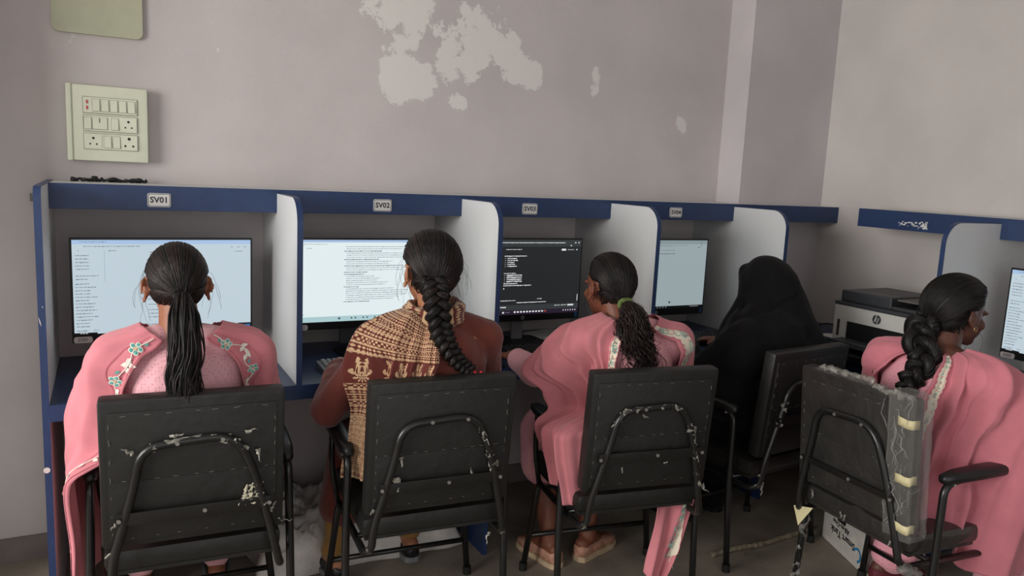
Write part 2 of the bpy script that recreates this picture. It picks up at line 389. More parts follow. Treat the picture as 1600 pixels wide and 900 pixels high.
def monitor(name, loc, rz, label, style, lab, W=.575, H=.352, z0=.105, lean=0):
    o = empty(name, loc, rz, label, 'monitor', 'desktop monitors')
    hw = W/2; q = MB()
    q.box(-hw, hw, 0, .012, z0, z0+H, b=.003); q.box(-hw*.62, hw*.62, .012, .04, z0+.05, z0+H*.72, b=.012)
    q.build('housing', M_black, o, smooth=True)
    x0, x1 = -hw+.007, hw-.007; za, zb = z0+.030, z0+H-.007
    def X(u): return x0+(x1-x0)*u
    def Z(v): return zb-(zb-za)*v           # v from top
    s = MB(); y = -.0006
    def rect(u0, v0, u1, v1, mi, lay=1): s.box(X(u0), X(u1), y-.00012*lay, y, Z(v1), Z(v0), mi)
    rr = random.Random(len(style)*7+len(lab))
    def line(u, v, n, mi, hgt=.008, wrd=True, lay=3):
        e = u+n; c = u
        while c < e:
            wl = min(.006+.016*rr.random(), e-c); rect(c, v, c+wl, v+hgt*(.7+.5*rr.random()), mi, lay); c += wl+(.0035 if wrd else .001)
    if style == 'sheet':
        mats = [S_blue, S_bluebar, S_txt, S_line, M_ink, S_txtw, S_sb]
        rect(0, 0, 1, 1, 0, 0.5); rect(0, 0, 1, .045, 1); line(.04, .018, .14, 2, .006); line(.06, .065, .3, 2, .007)
        rect(.03, .11, .035, .118, 2, 3)
        rect(.166, .11, .169, .44, 3, 2)
        for k in range(5): line(.015, .16+k*.036, .07, 2)
        line(.015, .375, .12, 2); line(.015, .41, .06, 2)
        for k in range(14): line(.012, .46+k*.035, .07+.05*rr.random(), 2)
        line(.012, .96, .06, 2); line(.1, .96, .03, 2); line(.19, .11, .04, 2)
        for k in range(4): line(.41, .13+k*.028, .09, 2)
        for v in (.28, .32, .35, .6, .64, .7, .76, .8, .84, .92): line(.40, v, .06, 2)
        for u in (.88, .92, .96): rect(u, .075, u+.012, .082, 2, 3)
        line(.9, .125, .05, 2, .006)
        rect(.0, 1.0, .0, 1.0, 4); rect(.92, .955, 1, 1, 4, 2); rect(.96, .975, .995, 1, 6, 3); rect(0, .985, .12, 1, 4, 2); line(.03, .99, .04, 5, .006)
    elif style == 'doc':
        mats = [S_white, S_teal, S_txt, S_bluebar, M_ink, S_txtw, S_txtd]
        rect(0, 0, 1, 1, 0, .5); rect(0, 0, 1, .03, 3); rect(0, .935, 1, 1, 1); line(.02, .05, .2, 2, .005); line(.08, .1, .04, 2, .006)
        for u in (.06, .35): rect(u, .075, u+.004, .08, 2, 3)
        v = .08; k = 0
        for L_, bold in ((.42, 0), (.40, 0), (.26, 1), (.44, 0), (.42, 0), (.44, 0), (.24, 1), (.33, 0), (.30, 0), (.42, 1), (.44, 0), (.40, 0), (.16, 1), (.14, 1), (.20, 0), (.24, 0), (.22, 0), (.30, 0), (.28, 0), (.10, 1), (.34, 0), (.44, 0), (.42, 0), (.44, 0), (.38, 0), (.34, 0), (.18, 1)):
            line(.34+(.012 if not bold else 0), v, L_, 6 if bold else 2, .008 if bold else .006); v += .026; k += 1
            if bold: rect(.337, v-.026, .341, v-.018, 6, 3)
        line(.02, .9, .05, 2, .005); line(.02, .36, .04, 2, .005)
        for k in range(12): rect(.36+k*.028, .955, .371+k*.028, .972, 6 if k % 3 else 3, 3)
        rect(.30, .952, .315, .975, 6, 3)
    elif style == 'dark':
        mats = [S_dark, S_dark2, S_txtw, S_purple, M_ink, S_txt, S_red]
        rect(0, 0, 1, 1, 0, .5); rect(0, 0, 1, .09, 1); line(.1, .035, .75, 2, .008, False); line(.2, .07, .03, 5)
        rect(.9, .07, .91, .085, 2, 3); rect(.94, .03, .95, .045, 2, 3); rect(.97, .03, .98, .045, 2, 3)
        line(.33, .125, .14, 2, .007); rect(.82, .12, .86, .145, 2, 3); line(.875, .13, .06, 2, .006); rect(.955, .125, .965, .14, 2, 3)
        line(.32, .21, .19, 2, .011)
        for k in range(5): rect(.325, .244+k*.026, .33, .25+k*.026, 2, 3); line(.345, .24+k*.026, .06+.05*rr.random(), 2, .011)
        line(.32, .44, .10, 2, .009)
        for k in range(4): rect(.325, .468+k*.027, .33, .474+k*.027, 2, 3); line(.345, .463+k*.027, .13, 2, .013, False)
        line(.32, .575, .12, 2, .010); line(.32, .602, .24, 2, .010); rect(.32, .64, .328, .655, 2, 3)
        rect(0, .87, 1, .94, 1, 1); line(.3, .805, .13, 2, .008); line(.44, .835, .26, 2, .009, False); line(.62, .79, .04, 2, .008)
        line(.25, .89, .1, 2, .012); rect(.9, .885, .955, .905, 2, 3); line(.78, .89, .05, 2, .008); line(.84, .89, .05, 2, .008)
        rect(0, .94, 1, 1, 3, 1.5)
        for k in range(11): rect(.42+k*.027, .955, .436+k*.027, .975, 2 if k != 10 else 6, 3)
        rect(.32, .957, .335, .978, 2, 3); line(.345, .963, .04, 5, .008)
        for k in range(6): rect(.86+k*.022, .958, .868+k*.022, .972, 2, 3)
        rect(.985, .75, .99, .84, 2, 3)
    else:
        mats = [S_dimscr, S_dimtop, S_txt, S_line, M_ink, S_txtw, S_txtd]
        rect(0, 0, 1, 1, 0, .5); rect(0, 0, 1, .055, 1); line(.3, .07, .5, 2, .005); line(.35, .14, .3, 2, .008); line(.2, .19, .45, 6, .008)
        line(.02, .08, .6, 2, .006)
        for v in (.12, .17, .23, .30, .36, .42, .48, .54, .6, .66, .72, .78, .84): line(.03, v, .1, 2, .008); rect(.012, v, .02, v+.012, 6, 3)
        rect(.93, .03, .94, .045, 6, 3); rect(.93, .07, .94, .08, 6, 3); rect(.90, .10, .92, .11, 6, 3)
        line(.33, .61, .05, 2, .008)
        s.disc((X(.63), y-.0005, Z(.90)), .006, (0, -1, 0), 6, 10, .0002)
        rect(0, .955, 1, 1, 4, 2)
        for k in range(8): rect(.38+k*.03, .965, .39+k*.03, .98, 2, 3)
        for k in range(5): rect(.86+k*.02, .967, .866+k*.02, .977, 5, 3)
    s.build('screen', mats, o)
    q = MB(); hp_logo(q, (0, -.0002, z0+.015), .0085, (0, -1, 0), (1, 0, 0), (0, 0, 1), 0, 1); q.build('logo', [M_hplogo, M_black], o)
    if style != 'doc':
        q = MB(); q.box(hw-.024, hw-.008, -.0006, -.0001, z0+.008, z0+.034); q.build('sticker', M_sticker, o)
    if lab:
        q = MB(); p = []
        for cx, cz, a in ((.020, -.003, -PI/2), (.020, .003, 0), (-.020, .003, PI/2), (-.020, -.003, PI)): p += arc((cx, cz), .0075, a, a+PI/2, 5)
        q.prism([(-hw+.032+a, z0+.011+c) for a, c in p], -.0008, -.0001, 1, 0)
        text_geo(q, lab, .0155, (-hw+.032, -.0012, z0+.011), (1, 0, 0), (0, 0, 1), 1, .0002)
        q.build('asset_label', [M_label, M_ink], o)
    # stand
    q = MB(); q.box(-.028, .028, .045, .058, .008, z0+.2, b=.004); q.box(-.03, .03, .02, .05, z0+.13, z0+.2); q.build('stand_neck', M_stand, o, smooth=True)
    q = MB(); p = []
    for cx, cy, a in ((.085, -.04, -PI/2), (.085, .09, 0), (-.085, .09, PI/2), (-.085, -.04, PI)): p += arc((cx, cy), .02, a, a+PI/2, 5)
    q.prism(p, 0.0005, .008, 2); q.build('stand_base', M_black, o, smooth=True)
    return o
S_sb = emis('screen_icon_blue', (30, 130, 200), .8); S_red = emis('screen_icon_red', (190, 80, 70), .9)
S_dimscr = emis('screen_overcast_grey', (154, 168, 172), .95); S_dimtop = emis('screen_tab_grey', (136, 150, 156), .95)
S_white5 = S_blue
monitor('monitor', (.357, -.275, ZD), math.radians(1.2), 'wide monitor showing a pale blue page with a text list, seat SV01', 'sheet', 'SV01')
monitor('monitor', (1.075, -.26, ZD), 0, 'monitor showing a bright white text document, behind the braided person in rust', 'doc', 'SV02')
monitor('monitor', (1.776, -.255, ZD), 0, 'monitor showing a black page with white text, seat SV03', 'dark', '', H=.362, z0=.097)
monitor('monitor', (2.508, -.25, ZD), 0, 'monitor showing a dim grey page, under the SV04 sign', 'grey', '', H=.37, z0=.088)
m5 = monitor('monitor', (3.285, -1.705, ZD), -PI/2, 'monitor cut by the right edge of the photo, showing a white page', 'sheet', 'SV05', z0=.11)

# ------------------------------------------------------------------ keyboards
M_key = mat('grey_white_keys', (150, 152, 152), rough=.45, var=.03); M_keyd = mat('dark_keys', (34, 34, 36), rough=.45)
M_kb = mat('keyboard_grey_rim', (96, 98, 98), rough=.4)
def keyboard(loc, rz, label, kmat, bmat):
    o = empty('keyboard', loc, rz, label, 'keyboard', 'desk keyboards')
    q = MB(); q.prism([(-.075, 0.0005), (.075, 0.0005), (.075, .026), (-.075, .014)], -.22, .22, 0); q.build('body', bmat, o)
    q = MB()
    for r in range(6):
        y = .058-r*.0232; n = 20; x = -.208
        wd = [1]*20 if r < 4 else ([1.5]+[1]*12+[1.5]+[1]*5 if r == 4 else [1.4, 1, 1.2, 6, 1.2, 1, 1.4]+[1]*6)
        if r == 1: wd = [1]*13+[2]+[1]*5
        tot = sum(wd); u = .416/tot
        for k in wd:
            q.add([(x+.002, y-.009, .0155+(y+.075)*.08), (x+u*k-.002, y-.009, .0155+(y+.075)*.08), (x+u*k-.002, y+.009, .017+(y+.075)*.08), (x+.002, y+.009, .017+(y+.075)*.08),
                   (x+.004, y-.007, .021+(y+.075)*.08), (x+u*k-.004, y-.007, .021+(y+.075)*.08), (x+u*k-.004, y+.007, .0225+(y+.075)*.08), (x+.004, y+.007, .0225+(y+.075)*.08)],
                  [(4, 5, 6, 7), (0, 1, 5, 4), (1, 2, 6, 5), (2, 3, 7, 6), (3, 0, 4, 7)]); x += u*k
    q.build('key_field', kmat, o)
keyboard((1.062, -.49, ZD), .03, 'black keyboard with grey keys beside the printed scarf', M_key, M_kb)
keyboard((1.80, -.47, ZD), .0, 'black keyboard below the monitor with the black page', M_keyd, M_black)
keyboard((2.60, -.46, ZD), .0, 'black keyboard on the desk between the veiled person and the SV03 partition', M_keyd, M_black)
keyboard((3.12, -1.74, ZD), -PI/2, 'black keyboard below the monitor at the right edge of the photo', M_keyd, M_black)

# under-monitor clutter: adapters, cable, papers
q = MB(); q.box(-.045, .045, -.012, .012, 0.0005, .07, b=.004); o = q.build('socket_box', M_stand, None, smooth=True)
o.location = (1.07, -.055, ZD); tag(o, 'grey socket box on the desk behind the white document monitor', 'socket box')
for (x, y, r) in ((1.98, -.14, .3),):
    q = MB(); q.box(-.10, .10, -.07, .07, .0005, .006); q.box(-.09, .10, -.06, .07, .006, .010); o = q.build('paper_stack', M_white); o.location = (x, y, ZD); o.rotation_euler.z = r
    tag(o, 'white papers on the desk behind the black-page monitor', 'paper')

# ------------------------------------------------------------------ printer on the corner desk
M_pw = mat('printer_white', (206, 206, 200), rough=.4, var=.015); M_pd = mat('printer_dark_grey', (58, 60, 64), rough=.45, var=.03); M_pg = mat('printer_lid_grey', (104, 100, 98), rough=.5, var=.03)
pr = empty('printer', (3.11, -.99, ZD), 0, 'white and dark grey inkjet printer with scanner lid on the corner desk', 'printer')
# local: front faces -x ; width along y from -.22 to +.22 ; body depth to +.36
q = MB()
q.box(0.010, .34, -.218, .218, .010, .215, 0)
q.box(.0, .010, -.218, -.150, .045, .215, 0); q.box(.0, .010, .150, .218, .045, .215, 0); q.box(.0, .010, -.150, .150, .148, .215, 0)
q.build('body', M_pw, pr)
q = MB(); q.box(.004, .0102, -.1495, .1495, .045, .1475); q.box(-.001, .34, -.2185, .2185, .0005, .045); q.build('paper_slot', M_black, pr)
q = MB(); q.box(-.13, .004, -.165, .165, .060, .072, b=.004); q.box(-.13, -.115, -.165, .165, .072, .084, b=.003); q.build('output_tray', M_pd, pr)
q = MB(); q.box(-.16, -.0015, -.19, .19, .006, .040, b=.006); q.build('input_tray', M_black, pr)
q = MB(); q.box(-.002, .345, -.222, .222, .2155, .232, b=.003); q.build('scanner_bed', M_pd, pr)
q = MB(); q.box(.022, .330, -.045, .210, .2325, .282, b=.006); q.box(.028, .330, -.195, -.035, .2325, .246, b=.004); q.build('document_feeder', M_pd, pr)
q = MB(); q.box(.030, .328, -.033, .198, .278, .281); q.box(.06, .328, -.15, -.0345, .268, .276, b=.003); q.box(.06, .10, -.0345, .09, .2812, .2822); q.build('feeder_lid', M_pg, pr)
M_ink2 = mat('ink_window_brown', (78, 66, 62), rough=.25)
for ya, yb, zb in ((.185, .199, .150), (-.176, -.165, .115), (-.199, -.188, .115)):
    q = MB(); q.box(-.0012, 0, ya, yb, .075, zb); q.build('ink_window', M_ink2, pr)
q = MB(); hp_logo(q, (-.0002, .0, .182), .021, (-1, 0, 0), (0, -1, 0), (0, 0, 1), 0, 1); q.build('logo', [M_pd, M_pw], pr)
q = MB()
G = [[Vector((-.11+.2*i/8, -.08+.18*j/8, .004+.006*math.sin(i*1.3)*math.cos(j*.9)+(.03*((j-6)/2)**2 if j > 6 else 0))) for j in range(9)] for i in range(9)]
q.grid(G); o = q.build('paper_sheet', M_white, None, smooth='all'); o.location = (3.30, -.57, ZD+.004); o.rotation_euler.z = .25
sm = o.modifiers.new('s', 'SOLIDIFY'); sm.thickness = .0012
tag(o, 'crumpled white paper on the desk beside the printer', 'paper')
q = MB(); q.tube(catmull([(3.20, -.20, ZD+.005), (3.30, -.24, ZD+.02), (3.42, -.34, ZD+.006), (3.52, -.40, ZD+.03), (3.60, -.46, ZD+.006), (3.58, -.60, ZD+.006)], 6), .004, 8)
tag(q.build('cable', M_black, None, smooth='all'), 'black power cable along the wall behind the printer', 'cable')

# ------------------------------------------------------------------ chairs
M_vinyl = mat('black_vinyl', (27, 27, 25), rough=.48, var=.08, scale=9, bump=.25, bscale=26)
M_vinyl2 = mat('dark_vinyl_side', (31, 31, 29), rough=.5, var=.08, scale=9, bump=.2, bscale=30)
M_tube = mat('black_painted_tube', (26, 26, 25), rough=.30, var=.10, scale=14)
M_pad = mat('armrest_black', (22, 22, 23), rough=.38, var=.05)
M_staple = mat('pale_staple', (140, 138, 128), rough=.5, metal=.2)
M_bolt = mat('bolt_steel', (170, 168, 164), rough=.3, metal=.7)
M_torn = mat('torn_plastic_film', (160, 157, 146), rough=.3, var=.3, scale=60, alpha=.6, spec=.7)
M_foam = mat('cream_foam', (186, 182, 160), rough=.9, var=.1, scale=60)
M_rub = mat('rubber_foot', (16, 16, 16), rough=.8)
M_film = mat('clear_wrap_film', (170, 168, 164), rough=.2, var=.05, scale=30, alpha=.22, bump=.3, bscale=18, spec=1.0)
M_tape = mat('cream_masking_tape', (214, 204, 160), rough=.6, var=.05)
CT = .093
M_wrapped = mat('film_covered_vinyl', (44, 43, 41), rough=.42, var=.12, scale=12, bump=.35, bscale=34, coat=.6)
def crumple(mb, path, r, seed, mi=0, amp=.9):
    rr = random.Random(seed); p = catmull(path, 6)
    off = [Vector((rr.uniform(-1, 1), rr.uniform(-1, 1), rr.uniform(-1, 1)))*r*.35 for _ in p]
    rad = [r*(.45+amp*rr.random()) for _ in p]
    k = len(mb.v); mb.tube([a+b_ for a, b_ in zip(p, off)], rad, 9, mi)
    for i in range(k, len(mb.v)):
        v = Vector(mb.v[i]); d = Vector((rr.uniform(-1, 1), rr.uniform(-1, 1), rr.uniform(-1, 1)))*r*.45; mb.v[i] = tuple(v+d)
def shred(mb, p, d, L_, w_, seed, mi=0):
    L_ *= .62; w_ *= .6
    rr = random.Random(seed); p = Vector(p); d = Vector(d).normalized(); s = d.cross(Vector((0, 1, .2))).normalized()
    a = []; n = 6
    for i in range(n+1):
        t = i/n; c = p+d*L_*t+Vector((rr.uniform(-1, 1), rr.uniform(-1, .2), rr.uniform(-1, 1)))*L_*.12
        ww = w_*(1-t)**.6*(.6+.7*rr.random()); a.append([c-s*ww, c+Vector((0, -.004*rr.random(), 0)), c+s*ww])
    mb.grid(a, mi)
    b_ = [[q+Vector((0, .0012, 0)) for q in r_] for r_ in a]; mb.grid(b_, mi)
def make_chair(loc, rz, label, seed, tears, wrapped=False, plate_z=.565, foam=None):
    rr = random.Random(seed)
    o = empty('office_chair', (*loc, 0), rz, label, 'chair', 'black training room chairs')
    tl = Matrix.Translation((0, -.244, .473)) @ Matrix.Rotation(CT, 4, 'X')   # local backrest frame: y=0 is rear face, z up
    def TB(mb, k=0):
        for i in range(k, len(mb.v)): mb.v[i] = tuple(tl @ Vector(mb.v[i]))
    q = MB(); W, H = .453, .411
    q.box(-W/2, W/2, 0.001, .052, 0, H, 0, b=.012)
    # rear cover: edge hem raised, lower overlapping panel
    q.box(-W/2+.020, W/2-.022, -.0025, .002, .022, H-.033, 1, b=.002)
    q.box(-W/2+.021, W/2-.023, -.004, .0, .02, H*.46, 0, b=.0015)
    def staples(x0, z0, x1, z1, n):
        d = Vector((x1-x0, 0, z1-z0)); L_ = d.length; d.normalize(); s = Vector((-d.z, 0, d.x))
        for i in range(n):
            c = Vector((x0, -.0042, z0))+d*L_*(i+.5+rr.uniform(-.2, .2))/n; h_ = .0055+rr.uniform(-.001, .003)
            dd = (d+s*rr.uniform(-.15, .15)).normalized()
            q.tube([c-dd*h_+Vector((0, .001, 0)), c, c+dd*h_+Vector((0, .001, 0))], .0005, 5, 2)
    staples(-W/2+.03, H-.042, W/2-.03, H-.040, 7); staples(-W/2+.026, .03, -W/2+.024, H-.05, 7); staples(W/2-.027, .05, W/2-.027, H-.05, 7)
    staples(-W/2+.03, H*.46+.002, W/2-.03, H*.46+.004, 9 if not wrapped else 2); staples(-W/2+.05, .028, W/2-.06, .028, 6)
    TB(q); q.build('backrest', [M_wrapped if wrapped else M_vinyl, M_wrapped if wrapped else M_vinyl2, M_staple], o, smooth=True)
    # seat cushion
    q = MB(); q.box(-.225, .225, -.215, .225, .392, .452, 0, b=.018); q.box(-.215, .215, -.205, .21, .380, .392, 0)
    q.build('seat', M_wrapped if wrapped else M_vinyl, o, smooth=True)
    # tubular loop + rails
    lp = [(-.213, -.30+.02, .350), (-.205, -.287, .40), (-.188, 0, 0)]
    def Bp(x, z, off=-.013): v = tl @ Vector((x, off, z)); return (v.x, v.y, v.z)
    path = [(-.222, .145, .352), (-.222, -.225, .352), Bp(-.205, -.10), Bp(-.202, -.03), Bp(-.15, .17), Bp(-.13, .285), Bp(.10, .300), Bp(.155, .16), Bp(.200, -.03), Bp(.215, -.10), (.222, -.225, .352), (.222, .145, .352)]
    pth = round_path(path, [.03, .05, .04, .1, .085, .085, .1, .04, .05, .03], 7)
    q = MB(); q.tube(pth, .0115, 12); q.tube([(-.222, .10, .352), (.222, .10, .352)], .009, 8)
    q.tube([(-.222, -.13, .362), (.222, -.13, .362)], .009, 8)
    q.build('back_frame', M_tube, o, smooth='all')
    q = MB(); z = plate_z-.473
    hh = .010 if wrapped else .017; q.box(-.190, .190, -.0215, -.0165, z-hh, z+hh, 0, b=.001)
    for x in (-.185, 0.02, .185): q.tube([(x, -.0245 if abs(x) > .1 else -.0215, z), (x, -.028 if abs(x) > .1 else -.025, z)], .0055, 10, 1)
    for x in (-.045, .065): q.tube([(x, -.0245, .292), (x, -.028, .292)], .0055, 10, 1)
    TB(q); q.build('cross_plate', [M_tube, M_bolt], o, smooth=True)
    # legs
    for s in (-1, 1):
        q = MB(); q.tube(round_path([(s*.222, .10, .352), (s*.222, .148, .352), (s*.262, .165, .015)], .03, 6), .0115, 12); lg = q.build('leg', M_tube, o, smooth='all')
        q = MB(); q.tube([(s*.262, .165, .03), (s*.263, .165, .0)], .0155, 12); q.build('rubber_foot', M_rub, lg, smooth=True)
        q = MB(); q.tube(round_path([(s*.262, -.175, .015), (s*.262, -.15, .35), (s*.256, -.142, .622), (s*.254, -.06, .632)], [.1, .05], 7), .0120, 12); lg = q.build('leg', M_tube, o, smooth='all')
        q = MB(); q.tube([(s*.262, -.175, .03), (s*.262, -.176, .0)], .0155, 12); q.build('rubber_foot', M_rub, lg, smooth=True)
        q = MB(); P = []
        for k, (y, hw, h0, h1) in enumerate([(-.155, .006, .635, .645), (-.150, .016, .626, .655), (-.10, .023, .624, .664), (.0, .027, .626, .668), (.10, .027, .63, .668), (.145, .020, .636, .662), (.155, .008, .643, .655)]):
            P.append([Vector((s*.254+hw*math.copysign(abs(math.cos(a))**.6, math.cos(a)), y, (h0+h1)/2+(h1-h0)/2*math.copysign(abs(math.sin(a))**.7, math.sin(a)))) for a in [2*PI*j/14 for j in range(14)]])
        q.grid([r_+[r_[0]] for r_ in P]); q.add(P[0], [tuple(range(14))]); q.add(P[-1], [tuple(range(14))])
        ar = q.build('armrest', M_pad, o, smooth='all')
        q = MB(); q.tube([(s*.262, -.11, .626), (s*.262, -.11, .619)], .008, 10); q.build('bolt', M_bolt, ar)
        q = MB(); q.tube(round_path([(s*.224, .144, .352), (s*.250, .135, .48), (s*.254, .120, .63)], .06, 6), .0095, 10); q.build('arm_support', M_tube, o, smooth='all')
    q = MB(); q.tube([(-.252, .160, .14), (.252, .160, .14)], .0095, 10); q.build('stretcher', M_tube, o, smooth='all')
    if tears:
        for k, (kind, a, c) in enumerate(tears):
            q = MB()
            if kind == 'wrap':      # torn film round the loop between path parameters
                i0 = int(a*(len(pth)-1)); i1 = max(i0+2, int(c*(len(pth)-1)))
                crumple(q, [Vector(pth[i])+Vector((0, -.002, 0)) for i in range(i0, i1+1, max(1, (i1-i0)//4))], .0110, seed*31+k, 0, .30)
            elif kind == 'shred':
                p = Vector(Bp(a[0], a[1], -.012)); shred(q, p, (c[0], -.1, c[1]), c[2], c[3], seed*17+k)
            q.build('torn_film', M_torn, o)
    if foam:
        q = MB(); rf = random.Random(9); c = Vector(Bp(foam[0], foam[1], -.014))
        for k in range(70):
            t_ = rf.random(); q.ell(c+Vector((rf.uniform(-.045, .022)*(1-.6*t_), rf.uniform(-.004, .003), -.022+.055*t_*t_)), (rf.uniform(.002, .012), .0035, rf.uniform(.002, .004)), 6, 4, 0, Matrix.Rotation(rf.uniform(-1.4, .3), 3, 'Y'))
        q.build('exposed_foam', M_foam, o, smooth='all')
    return o, tl, pth
ch1 = make_chair((.384, -.803), -.045, 'black vinyl chair with clump of pale torn foam, leftmost, behind the ponytailed person in pink', 11,
    [('wrap', .46, .60), ('wrap', .66, .70), ('shred', (-.15, .27), (-.6, .5, .05, .01)), ('shred', (-.06, .305), (.9, .2, .05, .008)), ('shred', (.12, .30), (.8, .2, .05, .010)), ('shred', (.155, .25), (.2, -1, .06, .009)), ('shred', (.16, .12), (.3, 1, .055, .012)), ('shred', (.14, .09), (-1, .4, .05, .012)), ('shred', (.19, .06), (.6, 1, .05, .008)), ('shred', (.21, .03), (1, -.2, .06, .003)), ('shred', (-.19, .08), (-.6, -.6, .04, .008)), ('shred', (-.15, .09), (.9, .3, .045, .007)), ('shred', (-.2, .0), (-.5, -.3, .04, .006))], foam=(.145, .115))
ch2 = make_chair((1.068, -.863), -.066, 'black vinyl chair with torn film along its back tube, behind the braided person in rust', 12,
    [('wrap', .58, .67), ('shred', (.13, .24), (.3, -1, .06, .010)), ('shred', (.14, .2), (.1, -1, .07, .012)), ('shred', (.15, .14), (.2, -1, .05, .009)), ('shred', (.07, .09), (-1, .1, .06, .008)), ('shred', (.1, .1), (-.4, 1, .045, .008)), ('shred', (.18, .12), (-.2, 1, .05, .01)), ('shred', (-.13, .19), (0, -1, .05, .01)), ('shred', (-.14, .12), (.2, -1, .07, .018)), ('shred', (-.2, .03), (-.4, -.4, .04, .012)), ('shred', (.17, -.10), (-.3, -1, .06, .008)), ('wrap', .86, .885), ('wrap', .115, .15)])
ch3 = make_chair((1.782, -.976), -.158, 'black vinyl chair with film wrapped over its back tube, behind the person reaching left', 13,
    [('wrap', .44, .56), ('wrap', .60, .72), ('shred', (.15, .22), (0, -1, .09, .012)), ('shred', (.16, .16), (.1, -1, .07, .01)), ('shred', (-.05, .27), (.8, -.4, .04, .008)), ('shred', (-.14, .25), (-.6, -.5, .04, .008)), ('wrap', .12, .15), ('wrap', .85, .87), ('shred', (-.10, .09), (0, -1, .03, .006)), ('shred', (.05, .09), (.8, .4, .03, .005)), ('shred', (.21, .0), (.5, -.6, .06, .01))], plate_z=.60)
ch4 = make_chair((2.517, -.885), .10, 'black vinyl chair under the black-veiled person, half hidden behind the film-wrapped chair', 14,
    [('wrap', .33, .40), ('wrap', .12, .15), ('shred', (-.19, -.10), (-.1, -1, .07, .014)), ('shred', (-.2, -.06), (-1, .1, .05, .012))], plate_z=.62)
ch5, tl5, pth5 = make_chair((2.556, -1.576), -1.654, 'black chair still wrapped in clear plastic film with cream tape strips, at the right', 15, None, wrapped=True)
# clear film round chair 5
rf = random.Random(21)
q = MB()
def film_box(q, x0, x1, y0, y1, z0, z1, nx=22, nz=20, amp=.004, T_=None):
    """closed crumpled wrapper"""
    def pt(a, z):
        L1 = x1-x0; L2 = y1-y0; per = 2*(L1+L2); s = a*per
        if s < L1: p = Vector((x0+s, y0, z))
        elif s < L1+L2: p = Vector((x1, y0+s-L1, z))
        elif s < 2*L1+L2: p = Vector((x1-(s-L1-L2), y1, z))
        else: p = Vector((x0, y1-(s-2*L1-L2), z))
        n = Vector((p.x-(x0+x1)/2, (p.y-(y0+y1)/2)*4, 0)).normalized()
        k = noise.noise(Vector((p.x*28, p.y*28+3, z*24)))+.12*noise.noise(Vector((p.x*70, p.y*70, z*60)))
        p = p+n*abs(k)*amp*1.6+Vector((0, 0, amp*.8*noise.noise(Vector((p.x*30, 9, p.y*30)))))
        return (T_ @ p) if T_ else p
    N_ = 72
    G = [[pt((i % N_)/N_, z0+(z1-z0)*j/nz) for j in range(nz+1)] for i in range(N_+1)]
    q.grid(G)
    top = [G[i][nz] for i in range(N_)]; c = sum(top, Vector())/N_+Vector((0, 0, .004)); q.add(top+[c], [(i, (i+1) % N_, N_) for i in range(N_)])
film_box(q, .150, .243, -.008, .062, -.03, .426, amp=.006, T_=tl5)
q.build('plastic_wrap', M_film, ch5, smooth='all'); q = MB()
for k in range(20):   # loose creases
    x = rf.uniform(.155, .238); z = rf.uniform(.0, .38); shred(q, tl5 @ Vector((x, -.014, z)), (rf.uniform(-.5, .5), 0, 1), rf.uniform(.10, .24), .0026, k)
tag(q.build('film_crease', M_film, ch5, smooth='all'), kind='stuff')

M_crf = mat('crumpled_film', (176, 172, 164), rough=.2, var=.3, scale=40, alpha=.34, spec=.9)
def film_piece(fn):
    q = MB(); fn(q); q.build('crumpled_film', M_crf, ch5, smooth='all')
film_piece(lambda q: [crumple(q, [tl5 @ Vector((x, rf.uniform(-.010, .02), .424+rf.uniform(-.003, .006))) for x in (-.13, -.08, -.03, .03, .08)], .012, 71, 0, .5)])
film_piece(lambda q: [crumple(q, [tl5 @ Vector((x, rf.uniform(-.012, .01), .418)) for x in (.08, .13, .18, .225)], .014, 72, 0, .6)])
for k in range(5): film_piece(lambda q: shred(q, (rf.uniform(-.2, .23), -.227, rf.uniform(.41, .45)), (rf.uniform(-.3, .3), 0, -1), rf.uniform(.03, .06), .007, 90+k))
film_piece(lambda q: crumple(q, [(-.262, -.148, .345), (-.262, -.158, .22), (-.262, -.17, .10), (-.262, -.175, .03)], .0165, 5, 0, .4))
film_piece(lambda q: crumple(q, [(.222, -.235, .36), (.230, -.225, .345), (.240, -.20, .335)], .018, 6, 0, .8))
for z in (.345, .165, .012):
    q = MB(); a = rf.uniform(-.05, .05)
    G = [[tl5 @ Vector((.190+.052*min(i, 3)/3, -.016+.045*max(0, i-3)/3, z+.014*j+a*i*.02+(.002*math.sin(i*2+z*40)))) for j in range(-1, 2)] for i in range(6)]
    q.grid(G); t = q.build('tape_strip', M_tape, ch5, smooth='all'); sm = t.modifiers.new('s', 'SOLIDIFY'); sm.thickness = .001
q = MB(); q.add([(-.235, -.24, .36), (-.15, -.235, .385), (-.20, -.245, .30)], [(0, 1, 2)]); t = q.build('tape_strip', M_tape, ch5); sm = t.modifiers.new('s', 'SOLIDIFY'); sm.thickness = .001
